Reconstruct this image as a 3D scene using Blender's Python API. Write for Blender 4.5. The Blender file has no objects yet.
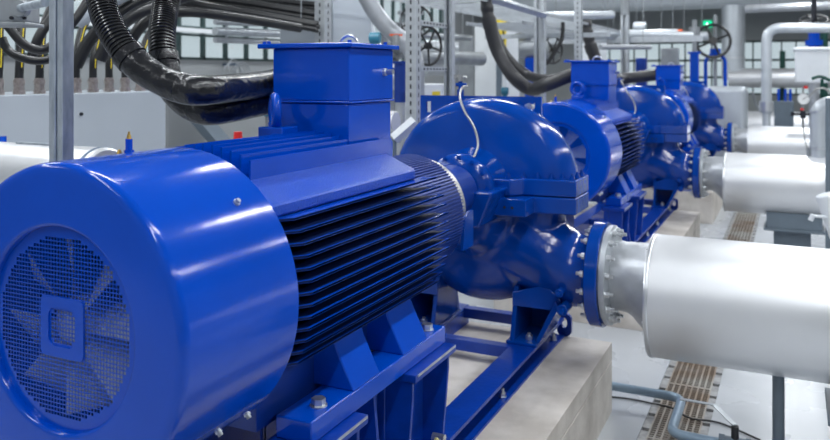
import bpy, math, random
from mathutils import Vector as V, Matrix
random.seed(7)
SC = bpy.context.scene
COL = SC.collection
PI = math.pi
# ---------------------------------------------------------------- camera numbers
F, U0, V0, HC = 785.0, 415.0, 73.0, 2.39
YAW = math.atan(379.0 / F)
CS, SN = math.cos(YAW), math.sin(YAW)

def at(u, v, X=None, Y=None, Z=None, w=None):
    """world point seen at (u, v) on the given world plane"""
    t = (u - U0) / F
    s = (V0 - v) / F
    dx, dy = CS * t - SN, SN * t + CS
    if X is not None: w = X / dx
    elif Y is not None: w = Y / dy
    elif Z is not None: w = (Z - HC) / s
    return V((dx * w, dy * w, HC + s * w))

# ---------------------------------------------------------------- materials
def newmat(name):
    m = bpy.data.materials.new(name); m.use_nodes = True
    nt = m.node_tree
    return m, nt, nt.nodes['Principled BSDF']

def mat(name, col, rough=.5, metal=0., spec=.5, coat=0., noise=0., nscale=6., col2=None, bump=0., bscale=40., rvar=0., aniso=None, detail=4):
    m, nt, b = newmat(name)
    b.inputs['Base Color'].default_value = (*col, 1)
    b.inputs['Roughness'].default_value = rough
    b.inputs['Metallic'].default_value = metal
    b.inputs['Specular IOR Level'].default_value = spec
    b.inputs['Coat Weight'].default_value = coat
    b.inputs['Coat Roughness'].default_value = .06
    tc = nt.nodes.new('ShaderNodeTexCoord')
    mp = nt.nodes.new('ShaderNodeMapping')
    nt.links.new(tc.outputs['Object'], mp.inputs['Vector'])
    if aniso: mp.inputs['Scale'].default_value = aniso
    if noise or rvar or col2:
        n = nt.nodes.new('ShaderNodeTexNoise'); n.inputs['Scale'].default_value = nscale; n.inputs['Detail'].default_value = detail
        nt.links.new(mp.outputs['Vector'], n.inputs['Vector'])
        if noise or col2:
            r = nt.nodes.new('ShaderNodeValToRGB')
            r.color_ramp.elements[0].position = .35; r.color_ramp.elements[1].position = .65
            c2 = col2 if col2 else tuple(min(1, c * (1 + noise)) for c in col)
            c1 = col if col2 else tuple(c * (1 - noise) for c in col)
            r.color_ramp.elements[0].color = (*c1, 1); r.color_ramp.elements[1].color = (*c2, 1)
            nt.links.new(n.outputs['Fac'], r.inputs['Fac'])
            nt.links.new(r.outputs['Color'], b.inputs['Base Color'])
        if rvar:
            mr = nt.nodes.new('ShaderNodeMapRange')
            mr.inputs['From Min'].default_value = .3; mr.inputs['From Max'].default_value = .7
            mr.inputs['To Min'].default_value = max(0, rough - rvar); mr.inputs['To Max'].default_value = rough + rvar
            nt.links.new(n.outputs['Fac'], mr.inputs['Value'])
            nt.links.new(mr.outputs['Result'], b.inputs['Roughness'])
    if bump:
        n2 = nt.nodes.new('ShaderNodeTexNoise'); n2.inputs['Scale'].default_value = bscale; n2.inputs['Detail'].default_value = 3
        nt.links.new(mp.outputs['Vector'], n2.inputs['Vector'])
        bp = nt.nodes.new('ShaderNodeBump'); bp.inputs['Strength'].default_value = bump; bp.inputs['Distance'].default_value = .01
        nt.links.new(n2.outputs['Fac'], bp.inputs['Height']); nt.links.new(bp.outputs['Normal'], b.inputs['Normal'])
    return m

def emit(name, col, s):
    m, nt, b = newmat(name)
    b.inputs['Base Color'].default_value = (*col, 1)
    b.inputs['Emission Color'].default_value = (*col, 1)
    b.inputs['Emission Strength'].default_value = s
    return m

BLUE = (.0001, .062, .49)
M = dict(
    blue=mat('blue_paint', BLUE, .13, coat=.0, noise=.05, nscale=3, bump=.035, bscale=18, spec=.42),
    bluecast=mat('blue_cast_paint', (.0002, .046, .31), .15, coat=.0, noise=.10, nscale=4, bump=.12, bscale=22, spec=.42),
    bluerough=mat('blue_textured_paint', (.0002, .060, .47), .3, coat=.0, noise=.05, bump=.6, bscale=150, spec=.45),
    bluefin=mat('blue_fin_paint', (.0003, .042, .42), .45, spec=.18, noise=.05),
    findark=mat('near_black_fin_blue', (.0006, .010, .07), .6, spec=.15, noise=.2),  # near-black blue for side fin faces; their edge strips use the plain blue
    blueworn=mat('blue_frame_paint', (.0002, .040, .33), .3, coat=.0, noise=.10, nscale=12, bump=.12, bscale=35),
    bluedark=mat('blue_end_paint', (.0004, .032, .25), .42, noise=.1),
    clad=mat('aluminium_cladding', (.74, .75, .77), .36, metal=.55, rvar=.05, nscale=3, noise=.025, bump=.012, bscale=5),
    cladgrey=mat('weathered_cladding', (.62, .63, .655), .36, metal=.65, rvar=.06, nscale=4, noise=.05, bump=.03, bscale=6),
    cap=mat('cladding_end_band', (.70, .72, .75), .3, metal=.8),
    greypipe=mat('grey_steel_paint', (.42, .44, .47), .34, metal=.35, noise=.10, nscale=7, bump=.12, bscale=40),
    greyflange=mat('grey_flange_paint', (.46, .49, .52), .36, metal=.35, noise=.06, bump=.06),
    bolt=mat('zinc_bolt', (.62, .64, .66), .28, metal=.9, noise=.1, nscale=30),
    galv=mat('galvanised_steel', (.36, .41, .47), .42, metal=.55, col2=(.52, .57, .63), nscale=26, bump=.06, bscale=60, aniso=(1, 1, .35)),
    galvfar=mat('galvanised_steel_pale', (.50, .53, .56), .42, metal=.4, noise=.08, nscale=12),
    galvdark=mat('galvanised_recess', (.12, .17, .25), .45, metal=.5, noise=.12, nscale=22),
    concrete=mat('plinth_concrete', (.50, .455, .41), .75, col2=(.74, .69, .635), nscale=3.2, bump=.25, bscale=30, detail=8),
    floor=mat('sealed_floor', (.52, .54, .565), .27, noise=.05, nscale=1.2, rvar=.06, bump=.02, bscale=4, detail=6),
    conc_edge=mat('drain_edge_concrete', (.24, .24, .24), .8, col2=(.42, .42, .42), nscale=14, bump=.4, bscale=30),
    grate=mat('rusty_grating', (.46, .45, .42), .5, metal=.3, col2=(.27, .20, .145), nscale=2.0, detail=6, bump=.15),
    pit=mat('drain_pit', (.03, .035, .035), .7, noise=.3),
    wall=mat('grey_wall', (.27, .285, .295), .7, noise=.04, nscale=.6),
    walldark=mat('upper_wall', (.36, .38, .385), .75, noise=.05, nscale=.5),
    ceil=mat('ceiling_panel', (.20, .21, .22), .8, noise=.03),
    cabinet=mat('grey_cabinet', (.40, .44, .49), .42, noise=.03, nscale=1.5),
    white=mat('white_enamel', (.74, .77, .80), .35, noise=.02),
    duct=mat('grey_duct', (.56, .60, .64), .35, metal=.35, noise=.03),
    black=mat('black_rubber', (.012, .013, .015), .38, noise=.2, spec=.55),
    conduit=mat('black_corrugated', (.010, .011, .013), .27, spec=.7, bump=.05),
    wrap=mat('black_tape_wrap', (.010, .011, .014), .27, spec=.5, coat=.2, bump=1.0, bscale=24, aniso=(1, 1, 1), noise=.2),
    greywrap=mat('dusty_black_wrap', (.035, .035, .038), .42, spec=.5, bump=.6, bscale=9),
    yellow=mat('yellow_plastic', (.80, .62, .02), .4),
    nickel=mat('gland_nickel', (.42, .37, .35), .3, metal=.7, noise=.2, nscale=40),
    hose=mat('pale_yellow_hose', (.55, .50, .22), .45, noise=.1),
    tube=mat('steel_capillary', (.38, .385, .38), .38, metal=.6),
    brass=mat('brass', (.55, .36, .10), .3, metal=.9),
    teal=mat('teal_enamel', (.03, .20, .30), .35),
    green=mat('dark_green_paint', (.004, .06, .045), .4),
    orange=mat('orange_plastic', (.85, .13, .03), .4),
    red=mat('red_plastic', (.65, .02, .02), .4),
    postblue=mat('blue_grey_paint', (.14, .18, .22), .45, noise=.06),
    floorpipe=mat('pale_blue_pipe', (.25, .34, .43), .35, metal=.25, noise=.06, nscale=20),
    fan=mat('grey_fan', (.42, .45, .50), .45, metal=.0),
    dark=mat('dark_interior', (.01, .012, .02), .7),
    guard=mat('perforated_guard', (.55, .53, .50), .4, metal=.7, noise=.35, nscale=90),
    frame=mat('dark_green_frame', (.035, .07, .07), .45),
    face=mat('gauge_face', (.85, .86, .86), .4),
    actuator=mat('cast_grey', (.30, .32, .34), .38, metal=.4, bump=.1, bscale=30, noise=.1),
    exitgreen=emit('exit_green', (.0, .55, .25), 1.6),
    exitwhite=emit('exit_white', (.9, 1, .95), 2.4),
    lamp=emit('tube_glow', (.93, .97, 1.0), 7.),
)
def glassmat():
    m = bpy.data.materials.new('window_glass'); m.use_nodes = True
    nt = m.node_tree; nt.nodes.clear()
    o = nt.nodes.new('ShaderNodeOutputMaterial'); mx = nt.nodes.new('ShaderNodeMixShader')
    t = nt.nodes.new('ShaderNodeBsdfTransparent'); g = nt.nodes.new('ShaderNodeBsdfGlossy')
    t.inputs['Color'].default_value = (.86, .9, .9, 1); g.inputs['Roughness'].default_value = .1
    mx.inputs['Fac'].default_value = .08
    nt.links.new(t.outputs[0], mx.inputs[1]); nt.links.new(g.outputs[0], mx.inputs[2]); nt.links.new(mx.outputs[0], o.inputs['Surface'])
    return m
M['glass'] = glassmat()

# ---------------------------------------------------------------- mesh builder
def frame_of(d):
    d = d.normalized()
    a = V((0, 0, 1)) if abs(d.z) < .9 else V((1, 0, 0))
    x = d.cross(a).normalized(); y = d.cross(x).normalized()
    return x, y, d

def smooth_path(pts, n=8):
    P = [V(p) for p in pts]
    if len(P) < 3: return P
    out = []
    for i in range(len(P) - 1):
        p0 = P[max(i - 1, 0)]; p1 = P[i]; p2 = P[i + 1]; p3 = P[min(i + 2, len(P) - 1)]
        for k in range(n):
            t = k / n
            out.append(.5 * ((2 * p1) + (p2 - p0) * t + (2 * p0 - 5 * p1 + 4 * p2 - p3) * t * t + (3 * p1 - p0 - 3 * p2 + p3) * t ** 3))
    out.append(P[-1])
    return out

def fillet(pts, r, n=6):
    """polyline with rounded corners"""
    P = [V(p) for p in pts]; out = [P[0]]
    for i in range(1, len(P) - 1):
        a = (P[i - 1] - P[i]); b = (P[i + 1] - P[i])
        rr = min(r, a.length * .49, b.length * .49)
        A = P[i] + a.normalized() * rr; B = P[i] + b.normalized() * rr
        for k in range(n + 1):
            t = k / n
            out.append(A * (1 - t) ** 2 + P[i] * 2 * t * (1 - t) + B * t * t)
    out.append(P[-1])
    return out

class MB:
    def __init__(s): s.v = []; s.f = []
    def add(s, vs, fs):
        k = len(s.v); s.v += [V(p) for p in vs]; s.f += [tuple(i + k for i in f) for f in fs]; return s
    def box(s, x0, x1, y0, y1, z0, z1):
        vs = [(x, y, z) for z in (z0, z1) for y in (y0, y1) for x in (x0, x1)]
        return s.add(vs, [(0, 2, 3, 1), (4, 5, 7, 6), (0, 1, 5, 4), (2, 6, 7, 3), (0, 4, 6, 2), (1, 3, 7, 5)])
    def obox(s, c, sx, sy, sz, rot):
        n = MB().box(-sx / 2, sx / 2, -sy / 2, sy / 2, -sz / 2, sz / 2)
        return s.add([V(c) + rot @ p for p in n.v], n.f)
    def cyl(s, p0, p1, r0, r1=None, n=20, cap=True):
        p0, p1 = V(p0), V(p1); r1 = r0 if r1 is None else r1
        x, y, d = frame_of(p1 - p0)
        vs = []
        for p, r in ((p0, r0), (p1, r1)):
            for i in range(n):
                a = 2 * PI * i / n; vs.append(p + (x * math.cos(a) + y * math.sin(a)) * r)
        fs = [(i, (i + 1) % n, n + (i + 1) % n, n + i) for i in range(n)]
        if cap: fs += [tuple(range(n))[::-1], tuple(range(n, 2 * n))]
        return s.add(vs, fs)
    def tube(s, path, r, n=12, cap=True, closed=False):
        P = [V(p) for p in path]
        rf = r if callable(r) else (lambda t: r)
        m = len(P); vs = []
        T = []
        for i in range(m):
            if closed: T.append((P[(i + 1) % m] - P[i - 1]).normalized())
            else: T.append((P[min(i + 1, m - 1)] - P[max(i - 1, 0)]).normalized())
        x, y, _ = frame_of(T[0])
        for i in range(m):
            x = (x - T[i] * x.dot(T[i])).normalized(); y = T[i].cross(x)
            rr = rf(i / (m - 1))
            for k in range(n):
                a = 2 * PI * k / n; vs.append(P[i] + (x * math.cos(a) + y * math.sin(a)) * rr)
        fs = []
        for i in range(m if closed else m - 1):
            j = (i + 1) % m
            for k in range(n): fs.append((i * n + k, i * n + (k + 1) % n, j * n + (k + 1) % n, j * n + k))
        if cap and not closed: fs += [tuple(range(n))[::-1], tuple((m - 1) * n + k for k in range(n))]
        return s.add(vs, fs)
    def lathe(s, prof, c=(0, 0, 0), axis='Y', n=48, sx=1., sz=1.):
        """prof: list of (radius, position along axis), c: point on the axis"""
        c = V(c); m = len(prof); vs = []
        for r, h in prof:
            for k in range(n):
                a = 2 * PI * k / n; ca, sa = math.cos(a) * r * sx, math.sin(a) * r * sz
                if axis == 'Y': vs.append(V((c.x + ca, h, c.z + sa)))
                elif axis == 'X': vs.append(V((h, c.y + ca, c.z + sa)))
                else: vs.append(V((c.x + ca, c.y + sa, h)))
        fs = []
        for i in range(m - 1):
            for k in range(n): fs.append((i * n + k, i * n + (k + 1) % n, (i + 1) * n + (k + 1) % n, (i + 1) * n + k))
        if prof[0][0] > 0: pass
        return s.add(vs, fs)
    def prism(s, poly, a, b, plane='XZ'):
        n = len(poly)
        def P(p, h):
            return (p[0], h, p[1]) if plane == 'XZ' else ((h, p[0], p[1]) if plane == 'YZ' else (p[0], p[1], h))
        vs = [P(p, a) for p in poly] + [P(p, b) for p in poly]
        fs = [(i, (i + 1) % n, n + (i + 1) % n, n + i) for i in range(n)] + [tuple(range(n))[::-1], tuple(range(n, 2 * n))]
        return s.add(vs, fs)
    def torus(s, c, R, r, normal=(0, 1, 0), n=32, m=8, a0=0, a1=None):
        x, y, d = frame_of(V(normal))
        full = a1 is None; a1 = 2 * PI if full else a1
        path = [V(c) + (x * math.cos(a0 + (a1 - a0) * i / n) + y * math.sin(a0 + (a1 - a0) * i / n)) * R for i in range(n if full else n + 1)]
        return s.tube(path, r, m, closed=full)

def tag(o, label=None, cat=None, group=None, kind=None):
    if label: o['label'] = label
    if cat: o['category'] = cat
    if group: o['group'] = group
    if kind: o['kind'] = kind
    return o

def build(name, mb, m, parent=None, label=None, cat=None, group=None, kind=None, bevel=0, seg=2, angle=35, origin=None, extra=None):
    me = bpy.data.meshes.new(name)
    vs = mb.v
    if parent is None and origin is None:
        xs = [p.x for p in vs]; ys = [p.y for p in vs]; zs = [p.z for p in vs]
        origin = V(((min(xs) + max(xs)) / 2, (min(ys) + max(ys)) / 2, min(zs)))
    off = V(origin) if origin is not None else V((0, 0, 0))
    me.from_pydata([tuple(p - off) for p in vs], [], mb.f)
    import bmesh
    bm = bmesh.new(); bm.from_mesh(me); bmesh.ops.recalc_face_normals(bm, faces=bm.faces); bm.to_mesh(me); bm.free()
    me.polygons.foreach_set('use_smooth', [True] * len(me.polygons))
    me.set_sharp_from_angle(angle=math.radians(angle))
    me.materials.append(M[m] if isinstance(m, str) else m)
    o = bpy.data.objects.new(name, me); COL.objects.link(o)
    if parent is not None:
        o.parent = parent
        base = -V(parent.location) if parent.type == 'EMPTY' else V((0, 0, 0))
        o.location = base + off
    else:
        o.location = off
    if bevel:
        b = o.modifiers.new('bevel', 'BEVEL'); b.width = bevel; b.segments = seg; b.limit_method = 'ANGLE'; b.angle_limit = math.radians(40)
        b.harden_normals = False
    if not name.startswith('lower_casing') and len(mb.v) < 60000:
        wn = o.modifiers.new('face_weight', 'WEIGHTED_NORMAL'); wn.keep_sharp = True; wn.weight = 80
    tag(o, label, cat, group, kind)
    return o

def thing(name, label, cat, loc, group=None):
    o = bpy.data.objects.new(name, None); COL.objects.link(o); o.empty_display_size = .1
    o.location = loc
    return tag(o, label, cat, group)

def copy_tree(o, parent=None):
    c = o.copy(); COL.objects.link(c)
    if parent is not None: c.parent = parent
    for ch in list(o.children): copy_tree(ch, c)
    return c

def dup(o, dy, label, group=None, dx=0):
    c = copy_tree(o); c.location = V(o.location) + V((dx, dy, 0)); c['label'] = label
    if group: c['group'] = group
    return c

def bolt_mesh(name, r=.014, h=.02, d=(0, 1, 0), stud=True):
    mb = MB(); d = V(d)
    mb.cyl(V((0, 0, 0)), d * .004, r * 1.25, n=14)
    mb.cyl(d * .004, d * h, r, n=6)
    if stud: mb.cyl(d * h, d * (h * 1.9), r * .55, n=10)
    me = bpy.data.meshes.new(name)
    me.from_pydata([tuple(p) for p in mb.v], [], mb.f); me.materials.append(M['bolt'])
    return me

def put(name, me, loc, parent, m=None):
    o = bpy.data.objects.new(name, me); COL.objects.link(o); o.parent = parent
    o.location = V(loc) - (V(parent.location) if parent.type == 'EMPTY' else V((0, 0, 0)))
    return o

# ================================================================ PUMP SETS
AX, AZ, SP = -1.94, 1.64, 5.76       # shaft line x, z ; spacing of the sets
BY = 5.15                            # pump centre y
PL = .49                             # plinth top

def make_motor():
    root = thing('electric_motor', 'x', 'motor', (AX, 2.85, 1.11))
    c = (AX, 0, AZ)
    # fan cover ------------------------------------------------
    prof = [(.47, 2.14), (.486, 2.14), (.488, 2.137), (.488, 1.634), (.486, 1.622), (.480, 1.613), (.470, 1.609), (.455, 1.607), (.312, 1.607), (.303, 1.613), (.300, 1.62), (.300, 1.640), (.305, 1.645), (.46, 1.645), (.47, 2.14)]
    fc = build('fan_cover', MB().lathe(prof, c, n=96), 'blue', root, angle=50)
    # perforated grille: square holes out to a stepped circle, blind centre square
    g = MB(); p = .0126; hw = .0046; y = 1.632; t = .0012
    n = 24
    for i in range(-n, n):
        for j in range(-n, n):
            x0, z0 = i * p, j * p; cx, cz = x0 + p / 2, z0 + p / 2; r = math.hypot(cx, cz)
            if r > .306: continue
            X0, X1, Z0, Z1 = AX + x0, AX + x0 + p, AZ + z0, AZ + z0 + p
            CX, CZ = AX + cx, AZ + cz
            inplate = max(abs(cx), abs(cz)) < .088 and not (max(abs(cx), abs(cz)) < .052 and abs(cx) + abs(cz) < .088)
            if r > .268 or inplate:
                g.add([(X0, y, Z0), (X1, y, Z0), (X1, y, Z1), (X0, y, Z1)], [(0, 1, 2, 3)])
            else:
                o = [(X0, y, Z0), (X1, y, Z0), (X1, y, Z1), (X0, y, Z1)]
                q = [(CX - hw, y, CZ - hw), (CX + hw, y, CZ - hw), (CX + hw, y, CZ + hw), (CX - hw, y, CZ + hw)]
                k = [(a, b + t, c_) for a, b, c_ in q]
                g.add(o + q + k, [(0, 1, 5, 4), (1, 2, 6, 5), (2, 3, 7, 6), (3, 0, 4, 7), (4, 5, 9, 8), (5, 6, 10, 9), (6, 7, 11, 10), (7, 4, 8, 11)])
    build('fan_grille', g, 'blue', root)
    def rsq(h, r, n=5):
        P = []
        for sx, sz, a0 in ((1, 1, 0), (-1, 1, PI / 2), (-1, -1, PI), (1, -1, 1.5 * PI)):
            for k in range(n + 1):
                a = a0 + PI / 2 * k / n
                P.append((sx * (h - r) + r * math.cos(a), sz * (h - r) + r * math.sin(a)))
        return P
    o_, i_ = rsq(.089, .02), rsq(.056, .026)
    nb = len(o_); pf = MB()
    vs = []
    for P, yy in ((o_, 1.632), (o_, 1.627), (i_, 1.627), (i_, 1.634)):
        vs += [(AX + a, yy, AZ + b) for a, b in P]
    fs = []
    for L in range(3):
        for k in range(nb): fs.append((L * nb + k, L * nb + (k + 1) % nb, (L + 1) * nb + (k + 1) % nb, (L + 1) * nb + k))
    build('centre_plate', pf.add(vs, fs), 'blue', root)
    # fan
    f = MB().lathe([(0, 1.655), (.055, 1.655), (.075, 1.67), (.08, 1.80), (.0, 1.80)], c, n=40)
    for k in range(8):
        a0 = 2 * PI * k / 8 + .2
        vs = []
        for sd in (0, .004):
            for rr, wd_ in ((.075, .34), (.17, .27), (.268, .25)):
                for q, yy in ((-1, 1.655), (1, 1.735)):
                    a = a0 + q * wd_; vs.append((AX + rr * math.cos(a), yy + sd, AZ + rr * math.sin(a)))
        f.add(vs, [(0, 1, 3, 2), (2, 3, 5, 4), (6, 8, 9, 7), (8, 10, 11, 9), (0, 2, 8, 6), (2, 4, 10, 8), (1, 7, 9, 3), (3, 9, 11, 5), (4, 5, 11, 10), (0, 6, 7, 1)])
    build('fan', f, 'fan', root)
    build('inner_drum', MB().lathe([(.0, 1.93), (.40, 1.93), (.42, 2.2), (.0, 2.2)], c, n=40), 'dark', root)
    # body: casing with raised shoulders
    half = [(.0, .372), (.20, .374), (.215, .375), (.362, .310), (.370, .300), (.370, .262), (.29, .258), (.27, .1), (.27, -.05), (.27, -.2), (.25, -.31), (.16, -.38), (0, -.40)]
    poly = [(AX + a, AZ + b) for a, b in half] + [(AX - a, AZ + b) for a, b in half[-2:0:-1]]
    build('motor_casing', MB().prism(poly, 2.10, 3.26), 'bluerough', root, bevel=.008)
    # side fins
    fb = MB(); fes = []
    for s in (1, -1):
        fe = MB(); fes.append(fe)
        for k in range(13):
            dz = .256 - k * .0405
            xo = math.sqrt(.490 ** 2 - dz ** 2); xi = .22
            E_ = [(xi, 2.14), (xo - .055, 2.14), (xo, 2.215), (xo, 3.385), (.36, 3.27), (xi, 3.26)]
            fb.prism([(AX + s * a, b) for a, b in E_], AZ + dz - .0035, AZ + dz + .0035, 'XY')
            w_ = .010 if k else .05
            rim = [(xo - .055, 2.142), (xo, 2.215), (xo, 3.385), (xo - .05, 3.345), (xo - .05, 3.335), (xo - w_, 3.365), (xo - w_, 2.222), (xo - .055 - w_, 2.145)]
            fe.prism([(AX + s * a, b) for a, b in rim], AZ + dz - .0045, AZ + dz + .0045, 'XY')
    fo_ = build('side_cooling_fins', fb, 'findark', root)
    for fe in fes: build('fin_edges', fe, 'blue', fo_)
    tb = MB()
    for k in range(11):
        dx = -.21 + k * .042 + .005
        zt_ = AZ + math.sqrt(.492 ** 2 - dx ** 2)
        poly = [(2.235, AZ + .34), (2.235, zt_), (3.30, zt_), (3.32, zt_ - .02), (3.32, AZ + .34)]
        tb.prism(poly, AX + dx - .004, AX + dx + .004, 'YZ')
    build('top_cooling_fins', tb, 'blue', root)
    # drive end shield with fine ribs
    es = MB().lathe([(.0, 3.20), (.30, 3.20), (.315, 3.28), (.315, 3.97), (.30, 3.99), (.22, 4.0), (.0, 4.0)], (AX, 0, AZ - .03), n=64)
    for k in range(112):
        a = 2 * PI * k / 112
        R = Matrix.Rotation(-a, 3, 'Y')
        q = [(.31, 3.27, -.003), (.325, 3.29, -.002), (.325, 3.97, -.002), (.31, 3.985, -.003), (.31, 3.27, .003), (.325, 3.29, .002), (.325, 3.97, .002), (.31, 3.985, .003)]
        es.add([V((AX, 0, AZ - .03)) + R @ V(p_) for p_ in q], [(0, 1, 2, 3), (4, 7, 6, 5), (0, 4, 5, 1), (1, 5, 6, 2), (2, 6, 7, 3), (3, 7, 4, 0)])
    build('end_shield', es, 'bluedark', root, angle=30)
    build('motor_belly', MB().box(AX - .27, AX + .27, 2.2, 3.24, 1.15, 1.40), 'bluedark', root)
    # feet
    for s in (1, -1):
        X = lambda d: AX + s * d
        fm = MB()
        a, b = sorted((X(.30), X(.45)))
        fm.box(a, b, 2.27, 3.42, 1.11, 1.19)
        for y0, y1 in ((2.56, 2.77), (2.98, 3.22)):
            pl = [(X(.45), 1.189), (X(.375), 1.335), (X(.345), 1.42), (X(.25), 1.44), (X(.25), 1.189)]
            fm.prism(pl, y0, y1)
        build('mounting_foot', fm, 'blue', root, bevel=.006)
    bm_ = bolt_mesh('foot_bolt_mesh', .026, .028, (0, 0, 1), False)
    for s in (1, -1):
        for yy in (2.40, 3.33):
            put('foot_bolt', bm_, (AX + s * .395, yy, 1.19), root)
    # bolts on the cover
    for ang, yy in ((44, 1.99), (-50, 1.95), (135, 1.99), (-52, 2.11), (-128, 2.1)):
        a = math.radians(ang); d = V((math.cos(a), 0, math.sin(a)))
        mb = MB().cyl(V((AX, yy, AZ)) + d * .487, V((AX, yy, AZ)) + d * .494, .012, n=16).cyl(V((AX, yy, AZ)) + d * .493, V((AX, yy, AZ)) + d * .504, .0085, n=6)
        build('cover_screw', mb, 'bolt', root)
    # grease nipple on top of the cover
    gx, gy = AX - .116, 2.0; gz = AZ + .474
    gn = build('grease_nipple', MB().cyl((gx, gy, gz - .01), (gx, gy, gz + .05), .012, n=14).cyl((gx, gy, gz), (gx, gy, gz + .012), .018, n=6), 'blue', root)
    build('nipple_cap', MB().cyl((gx, gy, gz + .05), (gx, gy, gz + .065), .009, .006, n=12).cyl((gx, gy, gz + .063), (gx, gy, gz + .075), .004, n=10).cyl((gx - .045, gy, gz - .01), (gx - .045, gy, gz + .012), .013, .004, n=8), 'brass', gn)
    # lifting eye
    lx, ly, lz = AX - .115, 2.84, AZ + .485
    eye = MB().box(lx - .055, lx + .075, ly - .05, ly + .07, lz - .08, lz + .03).cyl((lx, ly, lz + .02), (lx, ly, lz + .05), .03, n=20)
    build('lifting_lug_base', eye, 'blue', root, bevel=.006)
    # terminal box
    bx0, bx1, by0, by1 = -2.158, -1.752, 2.967, 3.385
    z0, z1, z2 = AZ + .44, AZ + .625, AZ + .862
    tbx = build('terminal_box', MB().box(bx0, bx1, by0, by1, z1, z2), 'blue', root, bevel=.006)
    rw = MB().box(bx0 + .03, bx1 - .006, by0 + .006, by1 - .015, z0 - .06, z1 - .012)
    rw.box(bx0 - .002, bx1 + .004, by0 - .004, by1 + .004, z1 - .010, z1)
    build('terminal_box_base', rw, 'blue', root, bevel=.004)
    lid = build('terminal_box_lid', MB().box(bx0 - .075, bx1 + .025, by0 - .02, by1 + .02, z2, z2 + .022), 'blue', root, bevel=.005)
    for xx, yy in ((bx0 - .055, by0 + .01), (bx0 - .03, by0 + .01), (bx1 - .01, by0 + .02), (bx1 + .01, by1 - .1)):
        build('lid_screw', MB().cyl((xx, yy, z2 + .022), (xx, yy, z2 + .034), .009, n=6), 'blue', lid)
    build('side_gland', MB().cyl((bx1, 3.29, AZ + .755), (bx1 + .012, 3.29, AZ + .755), .02, n=6).cyl((bx1, 3.29, AZ + .755), (bx1 + .05, 3.29, AZ + .755), .013, n=14), 'bolt', tbx)
    build('lifting_ring', MB().torus((-1.95, 3.30, z2 + .022), .05, .008, (0, 1, 0), n=16, m=8), 'bolt', lid)
    return root, (lx, ly, lz)

motor, LUG = make_motor()
motor['label'] = 'nearest big blue electric motor with the round perforated fan cover at lower left'
motor['group'] = 'blue pump motors'
def eye_ring(parent, yaw):
    lx, ly, lz = LUG
    R = Matrix.Rotation(yaw, 3, 'Z')
    o = build('lifting_eye', MB().torus((0, 0, .068), .062, .021, (0, 1, 0), n=28, m=12), 'blue', None, origin=(0, 0, 0))
    o.parent = parent
    o.location = V(LUG) + V((0, 0, .03)) - V((AX, 2.85, 1.11)); o.rotation_euler = (0, 0, yaw)
    return o
M2, M3 = 5.35, 11.1
motor2 = dup(motor, M2, 'second blue electric motor, its fan cover half hidden behind the nearest pump')
motor3 = dup(motor, M3, 'third and farthest blue electric motor, mostly hidden behind the second pump')
eye_ring(motor, math.radians(-46)); eye_ring(motor2, 0); eye_ring(motor3, 0)

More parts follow.
